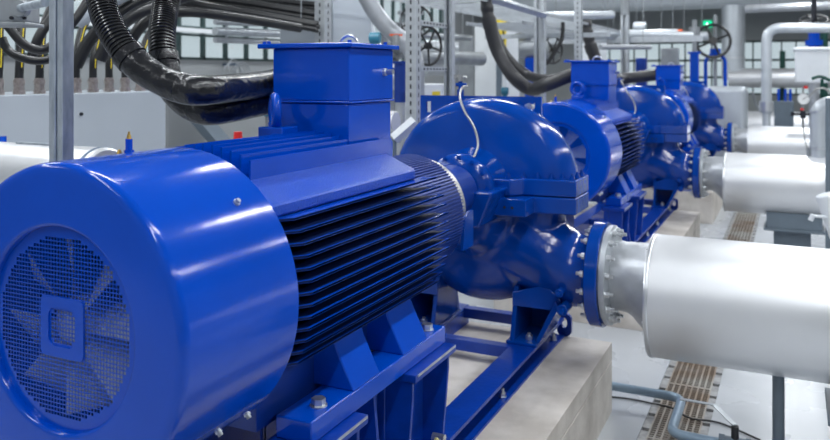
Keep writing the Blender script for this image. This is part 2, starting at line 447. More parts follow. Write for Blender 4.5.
# ---------------------------------------------------------------- pump
def make_pump():
    root = thing('split_case_pump', 'x', 'pump', (AX, BY, .71))
    # upper volute: half shell, rounded rim
    u = MB()
    prof = [(.0, -.235), (.20, -.225), (.40, -.205), (.56, -.185), (.60, -.17), (.628, -.14), (.645, -.09), (.65, -.03), (.648, .04), (.63, .10), (.58, .15), (.40, .19), (.0, .20)]
    N = 40
    vs = []; 
    zb = AZ + .02
    for r, y in prof:
        for k in range(N + 1):
            a = PI * k / N
            vs.append((AX + r * math.cos(a), BY + y, zb + r * .86 * math.sin(a)))
    fs = []
    for i in range(len(prof) - 1):
        for k in range(N): fs.append((i * (N + 1) + k, i * (N + 1) + k + 1, (i + 1) * (N + 1) + k + 1, (i + 1) * (N + 1) + k))
    u.add(vs, fs)
    up = build('upper_casing', u, 'bluecast', root, angle=60)
    # radial swelling rib on the face (volute tongue)
    # bearing/stuffing box dome in front of the shell
    d = MB().lathe([(.0, 4.60), (.13, 4.60), (.20, 4.615), (.225, 4.64), (.235, 4.68), (.225, 4.72), (.205, 4.74), (.20, 4.82), (.24, 4.92), (.30, 5.0)], (AX, 0, AZ), n=48)
    d2 = MB().lathe([(.0, 5.68), (.13, 5.68), (.2, 5.66), (.22, 5.60), (.20, 5.5), (.25, 5.35)], (AX, 0, AZ), n=40)
    dm = build('bearing_housing', d, 'bluecast', root, angle=50)
    build('bearing_housing', d2, 'bluecast', root, angle=50)
    bme = bolt_mesh('housing_bolt_mesh', .011, .014, (0, -1, 0), False)
    bme.materials[0] = M['bluecast']
    for k in range(7):
        a = PI * (k + .3) / 7
        put('housing_bolt', bme, (AX + .215 * math.cos(a), 4.618, AZ + .215 * math.sin(a)), root)
    # lifting plate behind
    pl = MB()
    X0, X1, Z0, Z1, Y0, Y1 = -2.50, -1.575, AZ + .30, AZ + .585, 5.27, 5.30
    # plate with two slots: build from strips
    def strip(x0, x1, z0, z1): pl.box(x0, x1, Y0, Y1, z0, z1)
    sl = [(X0 + .045, X0 + .085, AZ + .46, AZ + .54), (X1 - .10, X1 - .045, AZ + .485, AZ + .54)]
    strip(X0, sl[0][0], Z0, Z1); strip(sl[0][1], sl[1][0], Z0, Z1); strip(sl[1][1], X1, Z0, Z1)
    for a, b, zz0, zz1 in sl: strip(a, b, Z0, zz0); strip(a, b, zz1, Z1)
    build('lifting_plate', pl, 'bluecast', root)
    build('plate_shackle', MB().cyl((X1 - .085, Y0 - .03, AZ + .51), (X1 - .085, Y1 + .03, AZ + .51), .02, n=14).cyl((X1 - .085, Y0 - .035, AZ + .51), (X1 - .085, Y0 - .0, AZ + .51), .03, n=8), 'bolt', root)
    # split flange
    fl = MB()
    t0, t1 = AZ - .045, AZ + .065
    poly = [(.695, 4.93), (.695, 5.27), (.60, 5.36), (-.60, 5.36), (-.695, 5.27), (-.695, 4.93), (-.36, 4.885), (-.30, 4.80), (.30, 4.80), (.36, 4.885)]
    fl.prism([(AX + a, b) for a, b in poly], t0 + .003, t1, 'XY')
    f1 = build('upper_split_flange', fl, 'bluecast', root, bevel=.008)
    f2m = MB().prism([(AX + a, b) for a, b in poly], AZ - .155, t0 - .003, 'XY')
    f2 = build('lower_split_flange', f2m, 'bluecast', root, bevel=.008)
    # bearing bracket cradle and small box bracket on the front
    br = MB()
    br.prism([(AX - .28, AZ - .0), (AX - .20, AZ - .2), (AX + .2, AZ - .2), (AX + .28, AZ), (AX + .28, AZ + .02), (AX - .28, AZ + .02)], 4.50, 4.82)
    br.prism([(4.55, AZ - .2), (4.55, AZ - .1), (4.97, AZ - .04), (4.97, AZ - .42)], AX - .05, AX + .05, 'YZ')
    build('bearing_bracket', br, 'bluecast', root, bevel=.01)
    bb = MB().box(AX + .20, AX + .43, 4.72, 4.93, AZ - .155, AZ - .045)
    b_ = build('flange_bracket', bb, 'bluecast', root, bevel=.006)
    for q in (.29, .34):
        build('bracket_hole', MB().cyl((AX + q, 4.7185, AZ - .10), (AX + q, 4.722, AZ - .10), .009, n=10), 'dark', b_)
    fb = bolt_mesh('flange_nut_mesh', .017, .02, (0, 0, 1), True); fb.materials[0] = M['bluecast']
    for x, y in [(.44, 4.93), (.53, 4.945), (.60, 4.955), (.66, 4.97), (.665, 5.08), (.665, 5.20), (.35, 4.92), (-.45, 4.935), (-.56, 4.95), (-.655, 4.97), (.27, 4.85), (-.27, 4.85)]:
        put('casing_bolt', fb, (AX + x, y, t1), root)
    # lower casing: bulb, two nozzles, voxel fused
    lc = MB()
    ns, nr = 56, 28
    vs = []; fs = []
    cz = AZ - .36
    for i in range(nr + 1):
        ph = PI * i / nr
        for k in range(ns):
            a = 2 * PI * k / ns
            vs.append((AX + .54 * math.sin(ph) * math.cos(a), BY + .235 * math.sin(ph) * math.sin(a), cz + .47 * math.cos(ph)))
    for i in range(nr):
        for k in range(ns): fs.append((i * ns + k, i * ns + (k + 1) % ns, (i + 1) * ns + (k + 1) % ns, (i + 1) * ns + k))
    lc.add(vs, fs)
    def nozzle(s):
        P = [V((AX + s * .10, BY, AZ - .36)), V((AX + s * .30, BY, AZ - .42)), V((AX + s * .48, BY, AZ - .50)), V((AX + s * .62, BY, AZ - .555)), V((AX + s * .80, BY, 1.08))]
        P = smooth_path(P, 5)
        R = [.26, .27, .265, .24, .222]
        lc.tube(P, lambda t: (R[min(3, int(t * 4))] * (1 - (t * 4 - min(3, int(t * 4)))) + R[min(3, int(t * 4)) + 1] * (t * 4 - min(3, int(t * 4)))), 28)
    nozzle(1); nozzle(-1)
    lc.lathe([(.0, BY - .215), (.44, BY - .19), (.52, BY - .16), (.56, BY - .05), (.56, BY + .05), (.52, BY + .16), (.44, BY + .19), (.0, BY + .21)], (AX, 0, AZ - .17), n=48)
    for s in (1, -1):
        lc.lathe([(.0, BY - .42 ), (.16, BY - .40), (.22, BY - .30), (.32, BY - .14)], (AX, 0, AZ - .22), n=30)
    lo = build('lower_casing', lc, 'bluecast', root)
    # cut above split plane
    rm = lo.modifiers.new('fuse', 'REMESH'); rm.mode = 'VOXEL'; rm.voxel_size = .018; rm.use_smooth_shade = True
    sm = lo.modifiers.new('smooth', 'SMOOTH'); sm.factor = .6; sm.iterations = 14
    # plugs and bosses on the discharge nozzle
    for du, dz_, r in ((.62, -.75, .036), (.60, -.645, .028)):
        a = MB().cyl((AX + du, BY - .16, AZ + dz_), (AX + du, BY - .285, AZ + dz_), r, n=20).cyl((AX + du, BY - .285, AZ + dz_), (AX + du, BY - .31, AZ + dz_), r * .6, n=6)
        build('drain_plug', a, 'bluecast', root, bevel=.004)
    # discharge and suction flanges
    for s, nm in ((1, 'discharge_flange'), (-1, 'suction_flange')):
        xf = AX + s * .825
        prof = [(.20, xf - s * .10), (.232, xf - s * .095), (.25, xf - s * .07), (.325, xf - s * .065), (.337, xf - s * .055), (.337, xf + s * .012), (.33, xf + s * .02), (.19, xf + s * .02)]
        build(nm, MB().lathe(prof, (0, BY, 1.08), 'X', n=64), 'bluecast', root, angle=40)
        bf = bolt_mesh('flange_bolt_mesh', .021, .026, (-s, 0, 0), True)
        for k in range(16 if s == 1 else 0):
            a = 2 * PI * (k + .5) / 16
            put('flange_bolt', bf, (xf - s * .066, BY + .285 * math.cos(a), 1.08 + .285 * math.sin(a)), root)
    # feet brackets
    for s in (1, -1):
        X = lambda d: AX + s * d
        fm = MB()
        fm.prism([(X(.43), .645), (X(.46), .645), (X(.595), .90), (X(.565), .93)], 4.90, 5.30)
        fm.prism([(X(.27), .645), (X(.46), .645), (X(.595), .93), (X(.50), 1.02), (X(.27), .95)], 5.26, 5.28)
        fm.prism([(X(.27), .86), (X(.56), .86), (X(.595), .93), (X(.50), 1.02), (X(.27), .95)], 4.93, 4.95)
        a, b = sorted((X(.25), X(.46)))
        fm.box(a, b, 4.86, 5.36, .63, .65)
        a, b = sorted((X(.27), X(.30)))
        fm.prism([(4.88, .65), (5.34, .65), (5.25, .98), (4.97, .98)], a, b, 'YZ')
        build('pump_foot', fm, 'bluecast', root, bevel=.004)
        build('foot_bolt', MB().cyl((X(.38), 4.95, .65), (X(.38), 4.95, .675), .024, n=6).cyl((X(.38), 4.95, .65), (X(.38), 4.95, .69), .013, n=10), 'bolt', root)
    # vent valve and sensing tube
    vx, vy = -2.19, 5.30
    vv = MB().cyl((vx, vy, AZ + .585), (vx, vy, AZ + .63), .025, n=6).cyl((vx, vy, AZ + .63), (vx, vy, AZ + .70), .016, n=12).cyl((vx - .035, vy, AZ + .665), (vx + .045, vy, AZ + .665), .014, n=10)
    vo = build('vent_valve', vv, 'bluecast', root)
    build('valve_knob', MB().cyl((vx - .04, vy, AZ + .72), (vx + .05, vy, AZ + .72), .010, n=12).cyl((vx, vy, AZ + .69), (vx, vy, AZ + .74), .02, n=12).cyl((vx - .04, vy, AZ + .705), (vx - .04, vy, AZ + .74), .014, n=10), 'tube', vo)
    pts = [at(468, 86, Y=5.27), at(462, 88, Y=5.22), at(460, 98, Y=5.0), at(465, 112, Y=4.93), at(474, 127, Y=4.91), at(478, 145, Y=4.88), at(472, 160, Y=4.80), at(463, 172, Y=4.68), at(459, 176, Y=4.62)]
    build('sensing_tube', MB().tube(smooth_path(pts, 8), .008, 8), 'tube', root)
    return root
pump = make_pump()
tag(pump, 'nearest blue split-case pump, large half-disc casing beside the nearest motor', group='blue split-case pumps')
pump2 = dup(pump, SP, 'second blue pump, between the second motor and the middle white pipe')
pump3 = dup(pump, 2 * SP, 'third and farthest blue pump, in front of the black handwheel valve')

def make_guard():
    c = (AX, 0, AZ)
    g = thing('coupling_guard', 'x', 'guard', (AX, 4.2, AZ - .38))
    build('guard_rim', MB().lathe([(.22, 4.005), (.278, 4.005), (.284, 4.02), (.284, 4.085), (.276, 4.095), (.25, 4.10)], (AX, 0, AZ - .02), n=56), 'guard', g)
    build('guard_sleeve', MB().lathe([(.24, 4.101), (.20, 4.12), (.18, 4.16), (.17, 4.56), (.0, 4.58)], c, n=40), 'bluedark', g)
    build('guard_support', MB().prism([(3.97, AZ - .22), (4.0, AZ - .045), (4.06, AZ - .02), (4.12, AZ - .02), (4.12, AZ - .22)], AX + .300, AX + .315, 'YZ'), 'bluecast', g)
    build('drive_shaft', MB().cyl((AX, 4.5, AZ), (AX, 5.4, AZ), .08, n=24), 'bluedark', g)
    return g
guard = make_guard()
tag(guard, 'perforated silver coupling guard between nearest motor and nearest pump', group='coupling guards')
dup(guard, M2, 'perforated silver coupling guard between second motor and second pump')
dup(guard, M3, 'perforated silver coupling guard between third motor and third pump')

# ---------------------------------------------------------------- base frame
def make_frame(dy=0., my=0.):
    root = thing('base_frame', 'x', 'base frame', (AX, 3.8, PL))
    py0 = min(2.05, 2.10 + my - dy) if dy else 2.05
    py0 = max(py0, 1.75)
    y0, y1 = py0, 5.56
    z0, z1 = PL, .63
    for s in (1, -1):
        X = lambda d: AX + s * d
        prof = [(.29, z0), (.45, z0), (.45, z0 + .014), (.335, z0 + .014), (.335, z1 - .02), (.45, z1 - .02), (.45, z1), (.29, z1)]
        build('side_rail', MB().prism([(X(a), b) for a, b in prof], y0, y1), 'blueworn', root)
        # lug
        lm = MB()
        n = 20
        cx, cz = X(.448), .575
        outer = []; inner = []
        for k in range(n):
            a = 2 * PI * k / n
            outer.append((cx + max(-.052, min(.052, .07 * math.cos(a))), cz + (.085 * math.sin(a) if math.sin(a) > 0 else .084 * math.sin(a))))
            inner.append((cx + .022 * math.cos(a), cz + .015 + .038 * math.sin(a)))
        vs = [(a, 5.561, b) for a, b in outer] + [(a, 5.561, b) for a, b in inner] + [(a, 5.591, b) for a, b in outer] + [(a, 5.591, b) for a, b in inner]
        fs = []
        for k in range(n):
            j = (k + 1) % n
            fs += [(k, j, n + j, n + k), (2 * n + k, 3 * n + k, 3 * n + j, 2 * n + j), (k, 2 * n + k, 2 * n + j, j), (n + k, n + j, 3 * n + j, 3 * n + k)]
        build('lifting_lug', lm.add(vs, fs), 'blueworn', root)
    for yy in (2.1 if not dy else y0 + .04, 3.7, 4.80, 5.46):
        build('cross_beam', MB().box(AX - .334, AX + .334, yy, yy + .08, z1 - .075, z1 - .002), 'blueworn', root, bevel=.004)
    # pedestals
    for s in (1, -1):
        X = lambda d: AX + s * d
        sh = my - dy
        for ya, yb in ((max(2.14 + sh, y0 + .02), 2.58 + sh), (2.99 + sh, 3.43 + sh)):
            pd = MB()
            a, b = sorted((X(.28), X(.50)))
            pd.box(a, b, ya, yb, 1.075, 1.108)
            a, b = sorted((X(.30), X(.345)))
            pd.box(a, b, ya + .01, yb - .01, .63, 1.075)
            for yy in (ya + .02, yb - .04):
                pd.prism([(X(.30), .632), (X(.445), .632), (X(.475), 1.0), (X(.475), 1.074), (X(.30), 1.074)], yy, yy + .018)
            p_ = build('motor_pedestal', pd, 'blueworn', root, bevel=.003)
            a, b = sorted((X(.498), X(.503)))
            build('shim_edge', MB().box(a, b, ya + .02, yb - .01, 1.097, 1.107), 'bolt', p_)
        a, b = sorted((X(.30), X(.32)))
        build('web_plate', MB().box(a, b, 2.59 + sh, 2.98 + sh, .632, 1.074), 'blueworn', root)
        build('web_plate', MB().prism([(X(.32), .632), (X(.44), .632), (X(.40), 1.07), (X(.32), 1.07)], 2.80 + sh, 2.82 + sh), 'blueworn', root)
    an = bolt_mesh('anchor_bolt_mesh', .020, .026, (0, 0, 1), True)
    for s in (1, -1):
        for yy in (2.6, 3.6, 4.34, 5.42):
            put('anchor_bolt', an, (AX + s * .41, yy, PL + .015), root)
    root.location.y += dy
    return root
fr = make_frame()
tag(fr, 'blue steel base frame under the nearest motor and pump', group='blue base frames')
tag(make_frame(SP, M2), 'blue steel base frame under the second motor and pump', group='blue base frames')
tag(make_frame(2 * SP, M3), 'blue steel base frame under the third motor and pump', group='blue base frames')

pm = MB().box(-2.723, -1.157, 1.70, 5.595, 0, .36)
pm.box(-2.719, -1.161, 1.704, 5.591, .36, .366)
pm.box(-2.723, -1.157, 1.70, 5.595, .366, PL)
pth = build('concrete_plinth', pm, 'concrete', None, 'concrete plinth under the nearest pump set', 'plinth', 'concrete plinths', bevel=.006)
dup(pth, SP, 'concrete plinth under the second pump set')
dup(pth, 2 * SP, 'concrete plinth under the third pump set, its end showing beyond the second')

hs = smooth_path([(-1.50, 3.34, .69), (-1.445, 3.22, .668), (-1.43, 3.05, .655), (-1.43, 2.9, .64), (-1.40, 2.75, .56), (-1.38, 2.5, .515), (-1.38, 2.2, .51)], 6)
o = thing('earth_cable', 'pale yellow cable clipped to the nearest base frame pedestal', 'cable', (-1.45, 2.9, .51))
build('cable_sheath', MB().tube(hs, .014, 10), 'hose', o)
build('cable_lug', MB().cyl((-1.52, 3.34, .69), (-1.46, 3.34, .69), .022, n=8), 'bolt', o)
build('cable_clip', MB().cyl((-1.48, 3.23, .675), (-1.42, 3.23, .675), .02, n=8), 'bolt', o)

# ---------------------------------------------------------------- discharge pipes
def make_pipe(x_end=6.0):
    zc, r = .984, .378
    root = thing('insulated_pipe', 'x', 'pipe', (-.8, BY, zc - r))
    xf = AX + .825 + .022
    prof = [(.19, xf), (.30, xf), (.30, xf + .008), (.316, xf + .010), (.318, xf + .04), (.305, xf + .045), (.225, xf + .048), (.205, xf + .065), (.20, xf + .10), (.19, xf + .10)]
    fo = build('pipe_flange', MB().lathe(prof, (0, BY, 1.08), 'X', n=56), 'greyflange', root, angle=40)
    bf = bolt_mesh('pipe_bolt_mesh', .021, .026, (1, 0, 0), True)
    for k in range(16):
        a = 2 * PI * (k + .5) / 16
        put('flange_bolt', bf, (xf + .042, BY + .283 * math.cos(a), 1.08 + .283 * math.sin(a)), root)
    # eccentric reducer
    rd = MB(); n = 40; rings = [(xf + .045, 1.08, .218), (xf + .09, 1.08, .218), (xf + .14, 1.078, .222), (xf + .18, 1.066, .236), (xf + .23, 1.040, .262), (xf + .29, 1.01, .30), (xf + .34, 1.0, .32)]
    vs = []
    for x, z, rr in rings:
        for k in range(n):
            a = 2 * PI * k / n; vs.append((x, BY + rr * math.cos(a), z + rr * math.sin(a)))
    fs = [(i * n + k, i * n + (k + 1) % n, (i + 1) * n + (k + 1) % n, (i + 1) * n + k) for i in range(len(rings) - 1) for k in range(n)]
    build('reducer', rd.add(vs, fs), 'greypipe', root)
    x0 = -.812
    cp = MB().lathe([(.25, x0 + .01), (.363, x0), (.381, x0 + .004), (.384, x0 + .02), (.378, x0 + .03)], (0, BY, zc), 'X', n=80)
    build('end_band', cp, 'cap', root, angle=60)
    cl = MB().lathe([(.374, x0 + .005), (.378, x0 + .03), (.378, 1.6), (.3805, 1.602), (.3805, x_end), (.0, x_end)], (0, BY, zc), 'X', n=96)
    build('cladding', cl, 'clad', root, angle=30)
    me = bolt_mesh('rivet_mesh', .0045, .003, (-1, 0, 0), False)
    for k in range(10):
        a = 2 * PI * k / 10 + .2
        put('rivet', me, (x0 + .0, BY + .372 * math.cos(a), zc + .372 * math.sin(a)), root)
    return root
pipe = make_pipe()
tag(pipe, 'nearest large white clad pipe bolted to the nearest pump flange', group='white clad discharge pipes')
dup(pipe, SP, 'second large white clad pipe, resting on a grey saddle support')
dup(pipe, 2 * SP, 'third white clad pipe from the front, bolted to the farthest pump')
# fourth pipe, no pump in view
zc = .976
b4 = thing('insulated_pipe', 'farthest white clad pipe running low behind the third pipe', 'pipe', (-.6, 22.4, .58), 'white clad discharge pipes')
build('cladding', MB().lathe([(.0, -2.7), (.37, -2.7), (.39, -2.68), (.39, 6), (.0, 6)], (0, 22.4, zc + .02), 'X', n=64), 'clad', b4)
build('end_band', MB().lathe([(.392, -2.70), (.40, -2.69), (.40, -2.60), (.392, -2.59)], (0, 22.4, zc + .02), 'X', n=64), 'cap', b4)
for xx in (-2.0, 1.5):
    build('pipe_leg', MB().box(xx - .05, xx + .05, 22.35, 22.45, 0, .62), 'postblue', b4)

# supports
def post(name, x, y, top, label, w=.035, mat_='greyflange'):
    t = thing(name, label, 'support', (x, y, 0), 'pipe supports')
    build('post', MB().cyl((x, y, .012), (x, y, top), w, n=24), mat_, t)
    build('foot_plate', MB().box(x - .09, x + .09, y - .09, y + .09, 0, .012), mat_, t)
    return t
p = at(778.5, 374, Y=5.15)
post('pipe_support', p.x, 5.15, .592, 'thin round grey post under the nearest white pipe', .034, 'postblue')
def saddle(x, y, w2, label, zt=.70):
    t = thing('saddle_support', label, 'support', (x, y, 0), 'pipe supports')
    a = []
    n = 12
    for k in range(n + 1):
        an = -PI / 2 - .62 + 1.24 * k / n
        a.append((y + .386 * math.cos(an), .984 + .386 * math.sin(an)))
    poly = a + [(y + .23, .47), (y - .23, .47)]
    build('saddle', MB().prism(poly, x - w2, x + w2, 'YZ'), 'postblue', t, bevel=.004)
    build('saddle_plate', MB().box(x - w2 - .03, x + w2 + .03, y - .26, y + .26, .44, .47), 'postblue', t, bevel=.004)
    build('column', MB().box(x - w2 + .08, x + w2 - .12, y - .10, y + .10, .02, .44), 'postblue', t)
    build('foot_plate', MB().box(x - w2, x + w2, y - .15, y + .15, 0, .02), 'postblue', t)
    return t
p = at(794, 215, Y=10.91); saddle(p.x, 10.91, .31, 'grey saddle support under the second white pipe')
p = at(836, 400, Y=5.15); saddle(p.x + .28, 5.15, .30, 'grey saddle support at the right edge under the nearest white pipe')

# ---------------------------------------------------------------- floor, drain
DX0, DX1 = -.925, -.513
X0, X1, Y0, Y1 = -9.5, 8.5, -3.5, 27.0
fm = MB()
fm.box(X0, DX0, Y0, Y1, -.3, 0); fm.box(DX1, X1, Y0, Y1, -.3, 0); fm.box(DX0, DX1, Y0, Y1, -.3, -.14)
build('floor', fm, 'floor', None, kind='structure')
dr = thing('floor_drain', 'long rusty slotted drain grating let into the pale floor', 'drain', (-.72, 10, -.14))
build('channel_lining', MB().box(DX0 + .001, DX1 - .001, 1.2, 24.0, -.139, -.134), 'pit', dr)
for xa, xb in ((DX0 + .002, DX0 + .055), (DX1 - .055, DX1 - .002)):
    y = 1.2; ed = MB()
    while y < 24:
        L = .20
        ed.box(xa, xb, y, y + L, -.13, -.004)
        ed.box(xa + .01, xb - .008, y + L, y + L + .05, -.13, -.03)
        y += L + .05
    build('channel_edge', ed, 'conc_edge', dr)
gr = MB()
n = 7; xa, xb = DX0 + .055, DX1 - .055
for k in range(n + 1):
    x = xa + (xb - xa) * k / n
    gr.box(x - .0055, x + .0055, 1.2, 24, -.04, -.003)
y = 3.0
while y < 24:
    gr.box(xa, xb, y, y + .010, -.018, -.006)
    y += .034 if y < 9 else .04
y = 3.3
while y < 24: gr.box(xa, xb, y, y + .022, -.04, -.002); y += 1.0
build('grating', gr, 'grate', dr)

# small floor pipe with a ball valve
Z = .155
fp = fillet([(-1.9, 5.66, Z), (-.69, 5.66, Z), (-.69, 5.07, Z), (.9, 5.07, Z)], .10)
t = thing('floor_pipe', 'thin pale blue pipe with two bends low over the floor drain', 'pipe', (-.74, 5.4, 0))
build('pipe_run', MB().tube(fp, .030, 16), 'floorpipe', t)
build('pipe_foot', MB().cyl((.2, 5.07, 0), (.2, 5.07, Z), .014, n=12), 'galv', t)
build('pipe_foot', MB().cyl((-1.25, 5.66, 0), (-1.25, 5.66, Z), .014, n=12), 'galv', t)
p = at(735, 434, Y=5.07)
vx = p.x
t = thing('ball_valve', 'dark ball valve with a bent steel lever on the thin floor pipe', 'valve', (vx, 5.07, Z - .05))
build('valve_body', MB().cyl((vx - .07, 5.07, Z), (vx + .07, 5.07, Z), .05, n=20).cyl((vx - .09, 5.07, Z), (vx - .06, 5.07, Z), .058, n=8).cyl((vx + .06, 5.07, Z), (vx + .09, 5.07, Z), .058, n=8), 'postblue', t)
build('valve_stem', MB().cyl((vx, 5.07, Z + .04), (vx, 5.07, Z + .12), .022, n=14), 'black', t)
hl = [V((vx, 5.07, Z + .125)), V((vx - .02, 5.09, Z + .13)), V((vx - .13, 5.21, Z + .17)), V((vx - .33, 5.21, Z + .17))]
lv = MB()
for a, b in zip(hl[:-1], hl[1:]):
    d = (b - a); x_, y_, z_ = frame_of(d)
    s_ = z_.cross(V((0, 0, 1))).normalized() * .016; up_ = s_.cross(z_).normalized() * .003
    lv.add([a - s_ - up_, a + s_ - up_, a + s_ + up_, a - s_ + up_, b - s_ - up_, b + s_ - up_, b + s_ + up_, b - s_ + up_], [(0, 1, 2, 3), (4, 7, 6, 5), (0, 4, 5, 1), (1, 5, 6, 2), (2, 6, 7, 3), (3, 7, 4, 0)])
build('valve_lever', lv, 'greyflange', t)
cb = smooth_path([at(612, 397, Z=.012), at(630, 399, Z=.012), at(650, 403, Z=.012), at(672, 408, Z=.012), at(690, 418, Z=.012), at(720, 423, Z=.012), at(760, 440, Z=.012)], 6)
build('floor_cable', MB().tube(cb, .007, 8), 'black', None, 'thin dark cable lying across the floor drain', 'cable')

# ================================================================ OVERHEAD CABLE RUN (x about -3)
def strut(x, y, top, w, d, label, slots=0, mat_='galv', group='cable tray support struts', yaw=0):
    t = thing('support_strut', label, 'strut', (x, y, 0), group)
    m = MB()
    tk = .004
    # two back-to-back channels seen as one post with a groove
    m.box(x - w / 2, x + w / 2, y - tk, y + tk, 0, top)
    for s in (-1, 1):
        m.box(x + s * w / 2 - tk, x + s * w / 2 + tk, y - d / 2, y + d / 2, 0, top)
        for q in (-1, 1):
            a, b = sorted((x + s * w / 2, x + s * (w / 2 - w * .28)))
            m.box(a, b, y + q * d / 2 - tk, y + q * d / 2 + tk, 0, top)
    build('channel', m, mat_, t)
    build('foot_plate', MB().box(x - w, x + w, y - d, y + d, 0, .01), mat_, t)
    if slots:
        # punched strip on the face towards the aisle
        st = MB(); z = 1.5
        while z < top:
            st.box(x + w / 2 + tk, x + w / 2 + tk + .001, y - .008, y + .008, z, z + .04); z += .075
        st2 = MB(); z = 1.5
        while z < top:
            st2.box(x - .008, x + .008, y - d / 2 - tk - .001, y - d / 2 - tk, z, z + .04); z += .075
        if slots > 1:
            build('face_strip', MB().box(x - w * .25, x + w * .25, y - d / 2 - tk, y - d / 2 + tk, 0, top), mat_, t)
            build('slot_row', st2, 'dark', t)
        build('slot_row', st, 'dark', t)
    return t

def lstrut():
    x, y = -2.905, 2.42
    t = thing('support_strut', 'foreground galvanised steel strut rising behind the nearest motor', 'strut', (x, y, 0), 'cable tray support struts')
    top = 4.2
    m = MB()
    m.box(x - .026, x + .014, y - .03, y + .03, 0, top)
    build('channel', m, 'galv', t, bevel=.006)
    m2 = MB().box(x + .028, x + .062, y - .03, y + .03, 0, top)
    build('channel_flange', m2, 'galv', t, bevel=.003)
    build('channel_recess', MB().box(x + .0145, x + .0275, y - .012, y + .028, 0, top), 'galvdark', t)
    build('foot_plate', MB().box(x - .1, x + .1, y - .1, y + .1, 0, .01), 'galv', t)
lstrut()
strut(-3.06, 6.30, 4.2, .10, .09, 'slotted galvanised strut standing beside the nearest terminal box', 2, 'galvfar')
strut(-3.0, 6.98, 4.2, .075, .075, 'plain galvanised strut behind the nearest pump vent valve', 0, 'galvfar')
rg = thing('strut_ladder', 'pair of short perforated rungs tying the two struts behind the nearest pump', 'bracket', (-3.03, 6.64, 2.38))
for vv in (24, 69):
    pz = at(430, vv, X=-3.03).z
    build('rung', MB().box(-3.06, -3.0, 6.345, 6.94, pz - .02, pz + .02), 'galvfar', rg)
    hm = MB()
    for k in range(8): hm.box(-2.9995, -2.9990, 6.39 + k * .07, 6.425 + k * .07, pz - .008, pz + .008)
    build('rung_slots', hm, 'dark', rg)
strut(-3.02, 10.05, 4.3, .13, .10, 'galvanised strut behind the hanging black loop near the second motor', 0, 'galvfar')
strut(-3.02, 12.10, 4.3, .10, .10, 'slotted galvanised strut rising behind the second terminal box', 2, 'galvfar')
strut(-3.05, 16.0, 3.55, .14, .14, 'galvanised strut with a dark top behind the third motor', 0, 'galvfar')

def tray(xa, xb, z, ya, yb, label, step=.3, rail=.045, pitch_mat='galvfar'):
    t = thing('cable_ladder', label, 'cable tray', ((xa + xb) / 2, (ya + yb) / 2, z), 'overhead cable ladders')
    for x in (xa, xb): build('side_rail', MB().box(x - .008, x + .008, ya, yb, z, z + rail), pitch_mat, t)
    m = MB(); y = ya + .1
    while y < yb: m.box(xa + .009, xb - .009, y, y + .04, z + .01, z + .03); y += step
    build('rungs', m, pitch_mat, t)
    return t
tray(-4.05, -3.15, 3.20, 6.4, 18.0, 'galvanised cable ladder running overhead above the left side of the pumps', .33)
tray(-5.3, -4.5, 3.50, 8.2, 19.0, 'upper galvanised cable ladder further left, near the yellow hoist', .33)
tray(-4.00, -3.22, 3.04, 9.9, 13.0, 'short bright cable ladder above the hanging black loop', .14)
ar = thing('tray_bracket', 'long horizontal galvanised beam crossing above the second motor', 'beam', (-3.5, 12.2, 2.95), None)
build('beam', MB().box(-4.6, -2.55, 12.18, 12.26, 2.95, 3.02), 'galvfar', ar)
ar = thing('tray_bracket', 'galvanised beam crossing near the dark-topped strut above the third motor', 'beam', (-3.2, 16.1, 2.95), None)
build('beam', MB().box(-5.2, -1.6, 16.08, 16.18, 3.0, 3.12), 'galvfar', ar)
ar = thing('tray_bracket', 'diagonal galvanised brace at top centre running up to the strut', 'beam', (-3.2, 9.2, 3.0), None)
pa, pb = at(470, -8, w=8.6), at(545, 15, X=-2.95)
build('beam', MB().tube([pa, pb], .05, 4), 'galvfar', ar)

# conduits ---------------------------------------------------------------
def corr(path, r, step=.004, n=14):
    """corrugated hose: resample, alternate radius"""
    P = path; L = [0]
    for a, b in zip(P[:-1], P[1:]): L.append(L[-1] + (b - a).length)
    N = int(L[-1] / step); out = []; j = 0
    for i in range(N + 1):
        s = L[-1] * i / N
        while j < len(L) - 2 and L[j + 1] < s: j += 1
        t = (s - L[j]) / max(1e-6, L[j + 1] - L[j]); out.append(P[j].lerp(P[j + 1], t))
    rr = [r if (i // 2) % 2 else r * .88 for i in range(N + 1)]
    return out, (lambda t: rr[min(N, int(round(t * N)))])
def conduit(name, label, pts_c, pts_w, r, mats=('conduit', 'wrap'), step=.004):
    t = thing(name, label, 'cable conduit', pts_w[-1], 'black cable conduits')
    full = smooth_path(pts_c + pts_w, 10)
    k = len(pts_c) * 10
    P, rf = corr(full[:k + 1], r, step)
    build('corrugated_hose', MB().tube(P, rf, 20), mats[0], t)
    rnd = random.Random(3)
    ws = [1.02 + .03 * math.sin(i * .35) + rnd.uniform(-.012, .012) for i in range(400)]
    Q = full[k:]
    m = len(Q)
    build('wrapped_end', MB().tube(Q, lambda q: r * ws[int(q * (m - 1))], 20), mats[1], t)
    build('hose_collar', MB().tube(full[k - 3:k + 2], r * 1.12, 20), mats[1], t)
    return t
A = lambda u, v, w: at(u, v, w=w)
conduit('cable_conduit', 'front black corrugated cable conduit looping down into the nearest terminal box',
        [A(97, -60, 3.45), A(99, -20, 3.4), A(104, 12, 3.35), A(116, 38, 3.3)], [A(131, 58, 3.28), A(150, 74, 3.26), A(178, 87, 3.25), A(210, 90, 3.27), (-2.30, 3.18, 2.345), (-2.158, 3.2, 2.40)], .062)
conduit('cable_conduit', 'rear black corrugated cable conduit hanging behind the front one',
        [A(178, -60, 3.9), A(172, -20, 3.85), A(165, 10, 3.8), A(162, 36, 3.7)], [A(164, 62, 3.65), A(172, 88, 3.6), A(192, 106, 3.55), A(222, 110, 3.55), (-2.30, 3.33, 2.28), (-2.158, 3.34, 2.34)], .064)
g = ('greywrap', 'greywrap')
